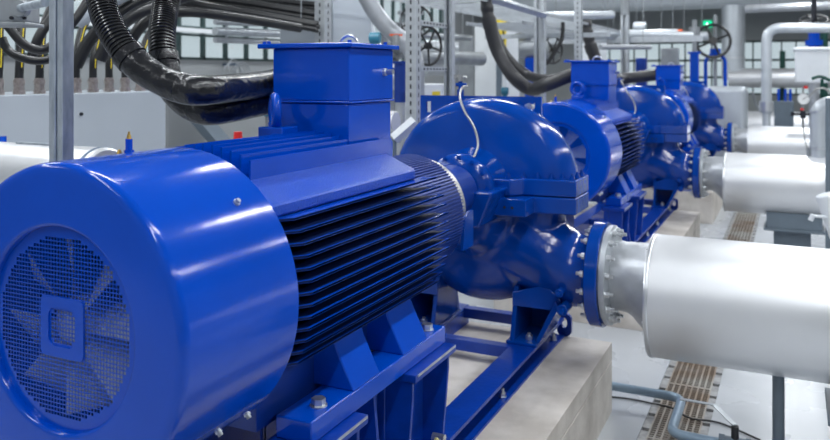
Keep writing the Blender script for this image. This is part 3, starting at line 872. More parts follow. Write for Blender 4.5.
conduit('cable_conduit', 'dusty black conduit hanging from the tray into the second terminal box',
        [A(484, -30, 9.0), A(486, 0, 9.0)], [A(490, 25, 9.0), A(498, 52, 9.0), A(513, 76, 8.9), A(530, 89, 8.9), A(545, 85, 8.7), (-2.158, 8.55, 2.39)], .075, g, .03)
conduit('cable_conduit', 'thinner dusty conduit hanging beside the one over the second motor',
        [A(487, -30, 9.3), A(488, 0, 9.3)], [A(493, 28, 9.3), A(505, 54, 9.25), A(526, 74, 9.2), A(548, 79, 8.9), (-2.158, 8.68, 2.37)], .055, g, .03)
conduit('cable_conduit', 'black conduit dropping into the third terminal box behind the second one',
        [A(586, 20, 13.4), A(587, 30, 13.4)], [A(592, 50, 13.4), A(601, 68, 13.5), A(616, 79, 13.7), A(628, 78, 13.9), (-2.158, 14.25, 2.36)], .10, g, .03)

def hung(name, mb, m, label, cat, group=None, at_=(), run='pipe_run', top=None):
    xs = [p.x for p in mb.v]; ys = [p.y for p in mb.v]; zs = [p.z for p in mb.v]
    t = thing(name, label, cat, ((min(xs) + max(xs)) / 2, (min(ys) + max(ys)) / 2, min(zs)), group)
    build(run, mb, m, t)
    for p in at_:
        build('hanger', MB().cyl((p[0], p[1], p[2]), (p[0], p[1], 6.2), .006, n=8), 'actuator', t)
    return t

# ================================================================ LEFT SIDE
# grey cabinet with a row of cable glands on top
XC = -5.0
pa, pb = at(-60, 95, X=XC), at(166, 91, X=XC)
ztop = 2.39 - (at(80, 93, X=XC) - V((0, 0, 0))).z + at(80, 93, X=XC).z * 2 - 2.39
ztop = at(80, 93, X=XC).z
cab = thing('gland_cabinet', 'wide grey cabinet with cable glands along its top, behind the foreground strut', 'cabinet', (XC - .4, (pa.y + pb.y) / 2, 0))
build('cabinet_body', MB().box(XC - .8, XC, pa.y, pb.y, .1, ztop), 'cabinet', cab, bevel=.01)
build('cabinet_base', MB().box(XC - .78, XC - .03, pa.y + .03, pb.y - .03, 0, .1), 'postblue', cab)
h_ = at(81, 114, X=XC); build('lock', MB().cyl((XC, h_.y, h_.z), (XC + .012, h_.y, h_.z), .014, n=16), 'dark', cab)
gp = at(215, 100, X=XC - .5)
us = [-2, 19, 39.5, 58, 76, 93, 109, 125, 140]
GM = None
for i, uu in enumerate(us):
    if i == 3: continue
    q = at(uu, 90, X=XC - .10)
    t = thing('cable_gland', ['metal cable gland on the grey cabinet top, at the left picture edge',
        'metal cable gland, second from the left edge on the cabinet top', 'metal cable gland just left of the foreground strut',
        'metal cable gland on the cabinet top hidden behind the foreground strut', 'metal cable gland just right of the foreground strut',
        'metal cable gland, second right of the foreground strut', 'metal cable gland, third right of the foreground strut',
        'metal cable gland, fourth right of the foreground strut', 'rightmost metal cable gland, beneath the front conduit'][i], 'cable gland', (q.x, q.y, ztop), 'cable glands on the grey cabinet')
    x, y, z = q.x, q.y, ztop
    build('gland_body', MB().cyl((x, y, z), (x, y, z + .03), .046, n=6).cyl((x, y, z + .03), (x, y, z + .075), .036, n=20).cyl((x, y, z + .072), (x, y, z + .105), .043, n=6).cyl((x, y, z + .1), (x, y, z + .118), .034, n=20), 'nickel', t)
    c = thing('power_cable', ['black cable rising from the gland at the left picture edge', 'black yellow-striped cable rising from the second gland on the left', 'black cable rising from the gland left of the strut', 'black cable hidden behind the foreground strut',
        'black cable rising from the gland right of the strut', 'black cable rising from the second gland right of the strut', 'black cable rising from the third gland right of the strut', 'black cable rising from the fourth gland right of the strut', 'black cable rising from the rightmost gland'][i], 'cable', (x, y, z + .118), 'black cables on the grey cabinet')
    lean = .10 + .03 * i
    pts = [V((x, y, z + .118)), V((x, y + .01, z + .30)), V((x - .05, y + lean * .5, z + .52)), V((x - .10, y + lean * 1.4, z + .75)), V((x - .2, y + lean * 2.6, z + 1.0)), V((x - .3, y + lean * 4, z + 1.2))]
    build('cable_sheath', MB().tube(smooth_path(pts, 6), .030, 12), 'black', c)
    d = .031
    st = smooth_path([p_ + V((d, -.006, 0)) for p_ in pts[:4]], 6)
    build('yellow_stripe', MB().tube(st[3:16], .004, 6), 'yellow', c)

# white pipe end behind the strut
e = at(104, 165, X=-3.3)
yp = e.y
top = at(95, 148, X=-3.35)
t = thing('insulated_pipe', 'small white clad pipe at the left edge behind the foreground strut', 'pipe', (-4.0, yp, 1.65))
rr = .17; zc2 = at(90, 147, X=-3.4).z - rr
build('cladding', MB().lathe([(.0, -3.28), (rr - .012, -3.28), (rr, -3.29), (rr, -4.9), (.0, -4.9)], (0, yp, zc2), 'X', n=56), 'clad', t)
sm_ = MB()
for k in range(7): pass
build('clad_seam', MB().lathe([(rr + .001, -3.315), (rr + .003, -3.32), (rr + .003, -3.335), (rr + .001, -3.34)], (0, yp, zc2), 'X', n=56), 'galvdark', t)
build('seam_latch', MB().box(-3.95, -3.62, yp - .03, yp - .0, zc2 + rr - .006, zc2 + rr + .008), 'galv', t)
for xx in (-3.6, -4.6):
    build('pipe_leg', MB().cyl((xx, yp, 0), (xx, yp, zc2 - rr + .02), .03, n=16), 'postblue', t)

# small blue fitting at left edge
q = at(1, 143, X=-4.2)
t = thing('blue_fitting', 'small blue fitting at the left picture edge above the white pipe', 'fitting', (q.x, q.y, 1.8))
build('fitting_body', MB().cyl((q.x, q.y, 1.9), (q.x, q.y, q.z + .04), .03, n=16), 'blue', t)

# cast actuator top left
def actuator():
    c0 = at(12, 10, w=3.9); R = Matrix.Rotation(YAW, 3, 'Z')
    t = thing('valve_actuator', 'grey cast electric actuator at the top left corner', 'actuator', (c0.x, c0.y, c0.z - .1))
    bd = MB().obox(c0, .21, .18, .17, R)
    build('actuator_housing', bd, 'actuator', t, bevel=.03, seg=4)
    f = R @ V((0, -1, 0))
    e1 = at(22, 9, w=3.8)
    build('end_cap', MB().cyl(e1, e1 + f * .03, .045, .038, n=28).cyl(e1 + f * .03, e1 + f * .036, .012, n=12), 'actuator', t)
    build('flange_rim', MB().obox(at(8, 25, w=3.9), .27, .20, .018, R), 'actuator', t, bevel=.005)
    for du in (12, 25):
        q = at(du, 18, w=3.8); build('housing_screw', MB().cyl(q, q + f * .012, .009, n=6), 'dark', t)
    build('mounting_arm', MB().cyl(c0, V((-2.985, 2.42, c0.z)), .02, n=12), 'galv', t)
actuator()
# curved dark hoses below/around the actuator
hoses = [
 ([(2, 38, 4.1), (8, 50, 4.1), (22, 58, 4.1), (40, 61, 4.15), (55, 56, 4.2), (70, 40, 4.3)], .022, 'black hose sagging below the grey actuator at top left'),
 ([(-5, 30, 4.3), (2, 20, 4.3), (25, 45, 4.3), (48, 48, 4.35), (75, 20, 4.4), (95, -12, 4.5)], .025, 'black hose curving from the actuator past the foreground strut'),
 ([(78, 22, 5.4), (92, 12, 5.4), (104, 4, 5.5), (130, -8, 5.6)], .05, 'pale grey bent pipe between the strut and the front conduit'),
 ([(100, 60, 5.5), (112, 35, 5.5), (135, 15, 5.5), (160, 5, 5.6), (200, -8, 5.8)], .045, 'thick black cable arching up behind the two conduits'),
 ([(76, 66, 5.6), (90, 40, 5.6), (112, 18, 5.6), (140, 0, 5.7), (165, -12, 5.8)], .045, 'thick black cable arching up right of the foreground strut'),
 ([(126, 64, 5.8), (132, 40, 5.8), (150, 20, 5.8), (185, 12, 5.9), (240, 18, 6.2), (300, 28, 6.6)], .04, 'black cable sweeping right towards the slotted grey post'),
 ([(30, 62, 5.6), (40, 35, 5.6), (60, 8, 5.7), (80, -10, 5.8)], .035, 'black cable rising behind the strut near the actuator')]
for i, (pts, r, lab) in enumerate(hoses):
    P = smooth_path([at(a, b, w=c) for a, b, c in pts], 8)
    build('cable', MB().tube(P, r, 12), 'black' if i != 2 else 'cabinet', None, lab, 'cable')

# overhead tray with dark bundles at top left-centre (runs along y at x -6.6)
for i, (ua, va, ub, vb, r, wq, lab) in enumerate([
    (150, -6, 318, 27, .055, 8.0, 'lowest dark cable bundle sloping across the top left behind the conduits'),
    (150, -14, 318, 17, .06, 8.2, 'middle dark cable bundle sloping across the top left'),
    (190, -8, 318, 7, .05, 8.4, 'upper dark cable bundle at the top edge left of the slotted post')]):
    P = smooth_path([at(ua, va, w=wq), at((ua * 2 + ub) / 3, (va * 2 + vb) / 3 + 3, w=wq), at((ua + 2 * ub) / 3, (va + 2 * vb) / 3 + 1, w=wq), at(ub, vb, w=wq)], 8)
    m = MB()
    for k in range(5):
        a = 2 * PI * k / 5; m.tube([p_ + V((math.cos(a) * r * .3, math.cos(a) * r * .3, math.sin(a) * r * .7)) for p_ in P], r * .45, 8)
    hung('cable_bundle', m, 'black', lab, 'cable bundle', 'cable bundles at the top left', [P[3], P[-4]], 'cables')
rk = thing('pipe_rack', 'rack of thin grey pipes left of the slotted post, above the nearest terminal box', 'pipe rack', (at(265, 30, X=-6.1).x, at(265, 30, X=-6.1).y, at(265, 44, X=-6.1).z))
for i, vv in enumerate((14, 22, 31, 40)):
    qa, qb = at(215, vv, X=-6.2), at(316, vv + 4, X=-6.0)
    build('pipe_run', MB().tube([qa, qb], .035 if i % 2 else .05, 12), ('galvfar', 'greypipe')[i % 2], rk)
    if i == 3:
        for f_ in (.1, .9):
            p_ = qa.lerp(qb, f_); build('hanger', MB().cyl(p_, (p_.x, p_.y, 6.2), .015, n=8), 'galvfar', rk)
# window-wall cable trays: two dark horizontal lines
for z_, lab in ((3.17, 'upper thin dark cable rail along the left windows'), (3.04, 'lower thin dark cable rail along the left windows')):
    build('cable_rail', MB().box(-9.30, -9.24, 5, 20, z_ - .02, z_ + .02), 'frame', None, lab, 'rail')
build('white_cable_tray', MB().box(-9.22, -9.05, 5, 20, 3.07, 3.14), 'white', None, 'pale cable tray between the two dark rails on the left windows', 'cable tray')
# coil of thin cable
t = thing('cable_coil', 'coil of thin grey cable hanging on the wall behind the front conduit', 'coil', (-9.2, 12.4, 2.0))
m = MB(); rnd = random.Random(5)
q = at(232, 72, X=-9.3)
for k in range(6):
    m.torus(q + V((.03 * k, rnd.uniform(-.25, .25), rnd.uniform(-.05, .05))), rnd.uniform(.13, .24), .010, (1, rnd.uniform(-.2, .2), rnd.uniform(-.2, .2)), n=28, m=6)
build('coil_loops', m, 'actuator', t)
build('coil_hook', MB().box(-9.5, q.x + .1, q.y - .02, q.y + .02, q.z + .12, q.z + .16), 'galvdark', t)
# grey diagonal brace and grey equipment block behind conduits
t = thing('diagonal_brace', 'dark grey diagonal steel brace below the black conduits', 'brace', (-6.4, 6.8, 0))
pa, pb = at(196, 114, w=8.2), at(262, 190, w=8.2)
pb = pa + (pb - pa) * (pa.z / (pa.z - pb.z))
build('brace_bar', MB().tube([pa, pb], .10, 4), 'postblue', t)
q0, q1 = at(168, 92, X=-5.9), at(206, 92, X=-5.9)
t = thing('equipment_block', 'plain grey machine block right of the gland cabinet', 'cabinet', (-6.2, (q0.y + q1.y) / 2, 0))
build('block_body', MB().box(-6.6, -5.9, q0.y, q1.y, 0, at(180, 96, X=-5.9).z), 'wall', t, bevel=.02)
# teal transmitter near the lifting eye, red + black knobs
def transmitter(u, v, w, r, label, parts=True):
    q = at(u, v, w=w)
    t = thing('transmitter', label, 'sensor', (q.x, q.y, q.z - r * 2), 'teal pressure transmitters')
    build('transmitter_head', MB().cyl(q + V((-r * .9, -r * .2, 0)), q + V((r * .9, r * .2, 0)), r, n=20).cyl(q + V((0, 0, -r * 1.6)), q, r * .6, n=14), 'teal', t, bevel=r * .15)
    build('transmitter_stem', MB().cyl((q.x, q.y, .49 if w < 5 else 0), q + V((0, 0, -r * 1.5)), r * .3, n=12), 'tube', t)
    return t
transmitter(267, 106, 4.4, .036, 'teal transmitter head left of the nearest lifting eye')
transmitter(375, 38, 6.2, .045, 'teal transmitter head above the nearest terminal box lid')
transmitter(505, 91, 9.4, .045, 'teal transmitter head behind the nearest pump casing')
q = at(238, 135, w=5); t = thing('small_valve', 'small red-knobbed valve seen over the nearest motor fins', 'valve', (q.x, q.y, q.z - .03))
build('knob', MB().cyl(q - V((0, 0, .03)), q + V((0, 0, .02)), .03, .026, n=16), 'red', t)
build('knob_stem', MB().cyl((q.x, q.y, 0), q - V((0, 0, .02)), .01, n=10), 'tube', t)

# tall grey panel and slotted post above the terminal box
qa, qb = at(333, 20, X=-4.5), at(373, 20, X=-4.5)
t = thing('tall_panel', 'tall pale grey cabinet rising above the nearest terminal box', 'cabinet', (-4.8, (qa.y + qb.y) / 2, 0))
build('panel_body', MB().box(-5.2, -4.5, qa.y, qb.y, 0, 4.6), 'cabinet', t, bevel=.01)
build('panel_edge', MB().box(-4.499, -4.47, qb.y - .05, qb.y + .01, 0, 4.6), 'white', t)
q = at(323, 20, X=-4.42)
strut(q.x, q.y, 4.4, .12, .12, 'slotted grey post left of the tall pale cabinet', 2, 'galvfar', 'cable tray support struts')

# valves with black handwheels
def handwheel(mb, c, R, r, normal, spokes=5):
    mb.torus(c, R, r, normal, n=36, m=8)
    x, y, d = frame_of(V(normal))
    for k in range(spokes):
        a = 2 * PI * k / spokes + .4
        mb.cyl(V(c), V(c) + (x * math.cos(a) + y * math.sin(a)) * R, r * .75, n=8)
    mb.cyl(V(c) - d * r * 2, V(c) + d * r * 2, r * 2.4, n=14)
    return mb
def gate_valve(c, R, normal, label, yoke_h=.5, body=True, bz=None):
    c = V(c); t = thing('gate_valve', label, 'valve', (c.x, c.y, 0 if bz is None else bz), 'handwheel valves')
    build('handwheel', handwheel(MB(), c, R, R * .075, normal), 'black', t)
    n = V(normal).normalized()
    return t
for (u, v, w, R, nrm, lab) in [
    (416, 21, 9.5, .19, (.5, -.8, .2), 'upper black handwheel valve between the two struts behind the nearest pump'),
    (428, 46, 9.2, .225, (1, -.35, 0), 'lower black handwheel valve between the two struts behind the nearest pump'),
    (553, 50, 13, .22, (1, -.5, 0), 'black handwheel valve behind the loop over the second motor'),
    (437, 98, 9, .01, (0, 1, 0), None)]:
    if lab is None: continue
    c = at(u, v, w=w); t = gate_valve(c, R, nrm, lab)
    d = V(nrm).normalized()
    build('valve_spindle', MB().cyl(c, c - d * .35, .025, n=12), 'tube', t)
    build('valve_bonnet', MB().cyl(c - d * .3, c - d * .5, .07, .10, n=20).cyl(c - d * .5, c - d * .55, .15, n=24), 'actuator', t)
    e = c - d * .65
    build('valve_body', MB().cyl((e.x, e.y, e.z - .3), (e.x, e.y, e.z + .3), .11, n=24).cyl((e.x, e.y, e.z - .3), (e.x, e.y, e.z - .26), .17, n=24).cyl((e.x, e.y, e.z + .26), (e.x, e.y, e.z + .3), .17, n=24), 'actuator', t)
    build('valve_riser', MB().cyl((e.x, e.y, 0), (e.x, e.y, e.z - .29), .09, n=20), 'greypipe', t)
# blue valve body + grey flange right of terminal box
q = at(400, 76, w=7.5)
t = thing('blue_valve', 'blue valve body showing right of the nearest terminal box', 'valve', (q.x, q.y, 0), 'blue valves')
build('valve_body', MB().cyl((q.x, q.y, q.z - .25), (q.x, q.y, q.z + .12), .055, n=24).cyl((q.x, q.y, q.z + .12), (q.x, q.y, q.z + .14), .08, n=24), 'bluedark', t)
build('side_arm', MB().tube(fillet([q + V((-.12, -.05, -.2)), q + V((-.12, -.05, .06)), q + V((0, 0, .06))], .05), .022, 12), 'bluedark', t)
build('valve_riser', MB().cyl((q.x, q.y, 0), (q.x, q.y, q.z - .24), .05, n=20), 'greypipe', t)
q = at(396, 122, w=6.4)
t = thing('white_pipe_stub', 'short white pipe end between the nearest terminal box and the nearest pump', 'pipe', (q.x, q.y, 0))
build('pipe_end', MB().cyl(q + V((-.35, 0, 0)), q, .09, n=28), 'clad', t, bevel=.01)
build('pipe_leg', MB().cyl((q.x - .15, q.y, 0), (q.x - .15, q.y, q.z - .08), .025, n=12), 'postblue', t)
q = at(384, 22, w=8.2)
build('grey_elbow', MB().tube(fillet([q + V((-.3, -.1, .5)), q + V((-.05, 0, 0)), q + V((.3, .15, -.3)), q + V((.3, .15, -2.1))], .2), .09, 18), 'greypipe', None, 'bent grey pipe right of the tall pale cabinet', 'pipe')
q = at(396, 35, w=7.9)
t = thing('orange_handle_valve', 'small valve with an orange handle above the terminal box', 'valve', (q.x, q.y, q.z - .1))
build('valve_handle', MB().obox(q, .13, .03, .02, Matrix.Rotation(YAW, 3, 'Z')), 'orange', t)
build('valve_body', MB().cyl(q - V((0, 0, .12)), q, .035, n=14), 'bolt', t)
a_, b_ = at(394, 139, w=5.9), at(415, 121, w=5.9)
t = thing('pale_bar', 'pale slanted bar touching the left rim of the nearest pump casing', 'bar', (a_.x, a_.y, 0))
build('slanted_bar', MB().tube([a_, b_], .045, 4), 'white', t)
build('bar_stand', MB().cyl((a_.x, a_.y, .0), a_, .02, n=10), 'postblue', t)

# pale grey pipes in the background, along y
for (u1, v1, u2, v2, w1, w2, r, m_, lab) in [
    (424, 66, 500, 64, 15.5, 16.5, .20, 'greypipe', 'grey pipe behind the vent valve, lower of two'),
    (424, 47, 500, 51, 16, 17, .14, 'galvfar', 'grey pipe behind the vent valve, upper of two'),
    (418, 57, 482, 59, 12.0, 12.9, .11, 'actuator', 'dark grey pipe behind the vent valve of the nearest pump'),
    (418, 35, 470, 38, 12.3, 13.0, .05, 'actuator', 'thin dark grey pipe behind the two struts near the nearest pump'),
    (560, 34, 690, 36, 15, 17.5, .10, 'duct', 'pale pipe running above the second and third motors'),
    (545, 16, 612, 15, 13.0, 14.5, .07, 'duct', 'pale pipe at top right of the strut with slots'),
    (380, 78, 404, 76, 9, 9.3, .15, 'clad', 'white pipe stub behind the nearest terminal box'),
    (600, 47, 650, 47, 14.5, 15.3, .05, 'greypipe', 'thin grey pipe above the second terminal box')]:
    qa, qb = at(u1, v1, w=w1), at(u2, v2, w=w2)
    hung('background_pipe', MB().cyl(qa, qb, r, n=24), m_, lab, 'pipe', 'pipes behind the pump line', [qa.lerp(qb, .15), qa.lerp(qb, .85)])

# white cabinets
def wcab(u0, u1, vt, X, d, label, h=None, m_='white', name='control_cabinet'):
    a, b = at(u0, vt, X=X), at(u1, vt, X=X)
    t = thing(name, label, 'cabinet', (X - d / 2, (a.y + b.y) / 2, 0))
    build('cabinet_body', MB().box(X - d, X, a.y, b.y, .08, at((u0 + u1) / 2, vt, X=X).z), m_, t, bevel=.01)
    build('cabinet_base', MB().box(X - d + .02, X - .02, a.y + .02, b.y - .02, 0, .08), 'postblue', t)
    return t, a, b
t, a, b = wcab(423, 447, 84, -3.5, .3, 'pale control cabinet with a yellow label behind the nearest pump plate')
q = at(436, 93.5, X=-3.5); build('yellow_label', MB().box(-3.499, -3.495, q.y - .10, q.y + .10, q.z - .022, q.z + .022), 'yellow', t)
t, a, b = wcab(506, 525, 27, -4.6, .6, 'tall white control cabinet with an orange beacon behind the hanging conduits')
zt = at(515, 27, X=-4.6).z
q = at(523, 27, X=-4.6)
build('beacon', MB().cyl((-4.75, q.y - .12, zt), (-4.75, q.y - .12, zt + .08), .09, n=20), 'orange', t)
for z_ in (zt - .12, zt - .5, zt - .95): build('hinge', MB().box(-4.599, -4.58, b.y - .14, b.y - .10, z_ - .05, z_), 'dark', t)
t, a, b = wcab(600, 607, 42, -4.0, .5, 'slim pale cabinet with an orange top behind the second terminal box')
build('beacon', MB().box(-4.45, -4.05, a.y + .05, b.y - .05, at(603, 42, X=-4).z, at(603, 42, X=-4).z + .07), 'orange', t)
t, a, b = wcab(474, 498, 38, -5.2, .3, 'grey cabinet left of the yellow hoist box', m_='actuator')
q = at(504, 36, X=-4.4)
t = thing('yellow_hoist', 'tall yellow equipment box left of the tall white cabinet', 'equipment', (-4.5, q.y, 0))
za, zb = at(504, 50, X=-4.4).z, at(504, 19, X=-4.4).z
build('hoist_body', MB().box(-4.55, -4.4, q.y - .20, q.y + .14, za, zb), 'yellow', t, bevel=.02)
build('hoist_post', MB().box(-4.52, -4.44, q.y - .06, q.y + .02, 0, za), 'postblue', t)
for k in range(3): build('hoist_slot', MB().box(-4.399, -4.393, q.y - .08, q.y + .0, za + .12 + k * .14, za + .18 + k * .14), 'dark', t)
# blue valve piece + actuator near 535
q = at(534, 72, w=12.2)
t = thing('blue_valve', 'blue valve with a round grey actuator behind the strut near the second motor', 'valve', (q.x, q.y, 0), 'blue valves')
build('valve_body', MB().box(q.x - .12, q.x + .1, q.y - .1, q.y + .1, q.z - .5, q.z + .22), 'blue', t, bevel=.02)
build('actuator_head', MB().cyl(q + V((-.24, 0, .34)), q + V((.2, .1, .34)), .14, n=24), 'actuator', t, bevel=.02)
build('valve_riser', MB().cyl((q.x, q.y, 0), (q.x, q.y, q.z - .49), .08, n=20), 'greypipe', t)
# hanging black tubes near 560
P = smooth_path([at(563, 22, w=12), at(562, 38, w=12), at(556, 50, w=12), at(548, 62, w=12), at(540, 66, w=12)], 6)
build('cable', MB().tube(P, .03, 10), 'black', None, 'thin black cable hanging right of the plain strut near the second motor', 'cable')

# dark top cap of strut at 627
q = at(627, 6, X=-3.05)
build('dark_pole', MB().cyl((-3.05, 16.0, 3.55), (-3.05, 16.0, 4.0), .09, n=16), 'actuator', None, 'dark cylindrical cap on the strut above the third motor', 'cap')

# ================================================================ RIGHT BACKGROUND
# blue valve with large handwheel
c = at(713, 41, Y=19.2)
t = thing('handwheel_valve', 'blue gate valve with a large black handwheel beyond the third pump', 'valve', (c.x, c.y, 0), 'handwheel valves')
cw = at(713, 41, Y=18.9)
build('handwheel', handwheel(MB(), cw, .37, .035, (0.25, -1, .12), 4), 'black', t)
mb = MB()
zt = at(715, 54, Y=19.2).z; zb = at(715, 88, Y=19.2).z
for du in (-.21, .21): mb.tube(fillet([(c.x + .05 + du, 19.2, zb - .6), (c.x + .05 + du, 19.2, zt - .12), (c.x + .05 + du * .3, 19.2, zt)], .12), .042, 10)
mb.cyl((c.x + .05, 19.2, zt - .03), (c.x + .05, 19.2, zt + .12), .12, n=20)
build('yoke', mb, 'blue', t)
build('spindle', MB().cyl((c.x + .05, 19.2, zb - .3), (c.x + .05, 19.2, zt + .9), .04, n=12), 'actuator', t)
build('valve_body', MB().cyl((c.x + .05, 19.2, 0), (c.x + .05, 19.2, zb - .5), .3, n=28), 'blue', t)
# other blue valve stands
q = at(694.5, 67, Y=18.6); zt = at(694, 54, Y=18.6).z
t = thing('blue_valve', 'narrow blue valve column left of the large handwheel', 'valve', (q.x, q.y, 0), 'blue valves')
build('valve_body', MB().box(q.x - .09, q.x + .09, q.y - .08, q.y + .08, 0, zt), 'blue', t, bevel=.015)
build('valve_cap', MB().box(q.x - .13, q.x + .13, q.y - .1, q.y + .1, zt, zt + .05), 'blue', t)
build('grey_spindle', MB().cyl((q.x, q.y, zt + .05), (q.x, q.y, at(694, 20, Y=18.6).z), .05, n=12).cyl((q.x, q.y, zt + .4), (q.x, q.y, zt + .6), .12, n=16), 'actuator', t)
q = at(671, 60, Y=18.0)
t = thing('grey_valve_top', 'grey box-shaped valve gear above the third terminal box', 'valve', (q.x, q.y, 0))
build('gear_box', MB().box(q.x - .2, q.x + .16, q.y - .12, q.y + .12, at(671, 66, Y=18).z, at(671, 48, Y=18).z), 'actuator', t, bevel=.02)
build('gear_column', MB().box(q.x - .1, q.x + .08, q.y - .08, q.y + .08, 0, at(671, 66, Y=18).z), 'postblue', t)
q = at(641, 60, Y=17.4)
t = thing('blue_valve', 'small blue valve top behind the second terminal box', 'valve', (q.x, q.y, 0), 'blue valves')
build('valve_body', MB().box(q.x - .1, q.x + .12, q.y - .1, q.y + .1, 1.6, at(641, 58, Y=17.4).z), 'bluedark', t, bevel=.02)
build('valve_column', MB().box(q.x - .06, q.x + .06, q.y - .06, q.y + .06, 0, 1.6), 'postblue', t)

# horizontal pale pipes above the pumps, towards the far wall
for (u1, v1, u2, v2, Y, r, lab) in [
    (598, 35, 678, 33, 20.0, .10, 'pale horizontal pipe ending in a red cap above the third motor'),
    (634, 27, 646, 27, 21.0, .13, 'short pale pipe stub above the third motor'),
    (678, 37, 708, 36, 20.6, .10, 'pale pipe joining the large handwheel valve')]:
    qa, qb = at(u1, v1, Y=Y), at(u2, v2, Y=Y)
    last = hung('background_pipe', MB().cyl(qa, qb, r, n=20), 'duct', lab, 'pipe', 'pale pipes near the far wall', [qa.lerp(qb, .2), qa.lerp(qb, .8)])
    if u1 == 598: build('pipe_cap', MB().cyl(qb + V((.002, 0, 0)), qb + V((.1, .0, .0)), .085, n=16), 'orange', last)

# overhead main duct, vertical riser, horizontal run
yd = 24.0
za = at(700, -2, Y=yd).z
build('overhead_duct', MB().tube([(-9.3, yd, za + .1), (8.3, yd, za + .1)], .42, 36), 'duct', None, 'large grey round duct across the top right under the ceiling', 'duct')
hung('overhead_duct', MB().tube([at(745, 9, Y=21), at(845, 5, Y=21)], .10, 24), 'greypipe', 'thinner pale duct below the large one at top right', 'duct', None, [at(760, 8, Y=21), at(836, 5, Y=21)], 'duct_run')
q = at(733, 30, Y=yd - .1); r2 = .31
pz = at(733, 78, Y=yd - .1).z
t = thing('riser_pipe', 'thick pale vertical pipe dropping from the large overhead duct', 'pipe', (q.x, yd, pz))
build('riser_cladding', MB().cyl((q.x, yd, pz - .05), (q.x, yd, za - .25), r2, n=36), 'duct', t)
build('riser_band', MB().cyl((q.x, yd, pz + .55), (q.x, yd, pz + .60), r2 + .01, n=36), 'cap', t)
ip = thing('insulated_pipe', 'white clad pipe running right from the foot of the thick riser', 'pipe', (2.0, yd - .12, 0))
build('cladding', MB().cyl((q.x - .1, yd - .12, pz), (7.5, yd - .12, pz), .27, n=36), 'clad', ip)
for xx in (q.x + .1, 3.5, 6.5): build('pipe_leg', MB().box(xx - .06, xx + .06, yd - .18, yd - .06, 0, pz - .26), 'postblue', ip)
# white hood / block left of back pipe
qa, qb = at(704, 88, Y=17.9), at(747, 90, Y=17.9)
t = thing('white_tank', 'pale rounded tank between the third pump and the farthest pipe', 'tank', ((qa.x + qb.x) / 2, 18.2, 0))
build('tank_body', MB().box(qa.x, qb.x, 17.9, 18.5, .3, at(726, 86.5, Y=17.9).z), 'duct', t, bevel=.12, seg=5)
build('tank_base', MB().box(qa.x + .15, qb.x - .15, 17.95, 18.45, 0, .32), 'postblue', t)
# white arch pipe
Y = 14.5
pts = [at(765, 122, Y=22.35), ]
ya = 17.6
P = fillet([at(766.5, 112, Y=ya), at(766.5, 28, Y=ya), at(880, 28, Y=ya)], .28, 8)
t = thing('arched_pipe', 'white arched pipe rising behind the third pipe and bending right', 'pipe', (P[0].x, ya, .9))
build('pipe_run', MB().tube(P, .10, 24), 'duct', t)
q = P[0]
build('pipe_collar', MB().cyl((q.x, q.y, q.z + .02), (q.x, q.y, q.z + .22), .14, n=24), 'cap', t)
build('pipe_leg', MB().cyl((q.x, q.y, 0), (q.x, q.y, q.z + .02), .08, n=16), 'duct', t)
P = smooth_path([at(752, 92, Y=18.3), at(757, 106, Y=18.3), at(763, 112, Y=18.2), at(772, 112, Y=18.2)], 6)
build('flexible_hose', MB().tube(P, .03, 10), 'actuator', t)
# white tank box at right
qa = at(793, 50, Y=15.5)
t = thing('white_tank', 'large white box tank with a rounded lid at the right edge', 'tank', (qa.x + .8, 16.0, 0))
zt = at(810, 47, Y=15.5).z; zb = at(810, 83, Y=15.5).z
build('tank_body', MB().box(qa.x + .03, qa.x + 2.2, 15.53, 16.4, zb, zt - .06), 'white', t, bevel=.03)
build('tank_lid', MB().box(qa.x, qa.x + 2.23, 15.5, 16.43, zt - .075, zt), 'white', t, bevel=.03, seg=3)
for xx in (.7, 1.9): build('tank_leg', MB().box(qa.x + xx, qa.x + xx + .08, 15.9, 15.98, 0, zb), 'postblue', t)
# blue + green posts behind it
q = at(814, 40, Y=18.5)
t = thing('handwheel_valve', 'blue valve column with a dark handwheel behind the white box tank', 'valve', (q.x, 18.5, 0), 'handwheel valves')
build('valve_body', MB().cyl((q.x, 18.5, at(814, 60, Y=18.5).z), (q.x, 18.5, at(814, 24, Y=18.5).z), .11, n=20).cyl((q.x, 18.5, at(814, 40, Y=18.5).z - .12), (q.x, 18.5, at(814, 40, Y=18.5).z), .17, n=20), 'blue', t)
build('valve_riser', MB().cyl((q.x, 18.5, 0), (q.x, 18.5, at(814, 60, Y=18.5).z), .10, n=18), 'greypipe', t)
build('spindle', MB().cyl((q.x, 18.5, at(814, 24, Y=18.5).z), (q.x, 18.5, at(814, -12, Y=18.5).z), .05, n=12), 'dark', t)
build('handwheel', handwheel(MB(), at(814, 20, Y=18.5), .27, .022, (0, -.5, 1), 4), 'black', t)
for u_, va, vb, Yq, lab in ((824, 30, 50, 18.8, 'dark post behind the white box tank at the right edge'), (782.5, 51, 67, 24.6, 'short dark green post right of the white arched pipe')):
    a, b = at(u_, vb + 40, Y=Yq), at(u_, va, Y=Yq)
    build('dark_post', MB().cyl((a.x, a.y, 0), (a.x, a.y, b.z), .075, n=12), 'green', None, lab, 'post')
q = at(782, 92, Y=19.6)
t = thing('blue_valve', 'small blue twin-post valve yoke below the white run at right', 'valve', (q.x, q.y, 0), 'blue valves')
for d in (-.07, .07, .17): build('yoke_leg', MB().box(q.x + d - .03, q.x + d + .03, q.y - .03, q.y + .03, at(782, 101, Y=19.6).z, at(782, 89, Y=19.6).z), 'blue', t)
build('valve_body', MB().box(q.x - .16, q.x + .24, q.y - .12, q.y + .12, 0, at(782, 101, Y=19.6).z), 'postblue', t, bevel=.02)

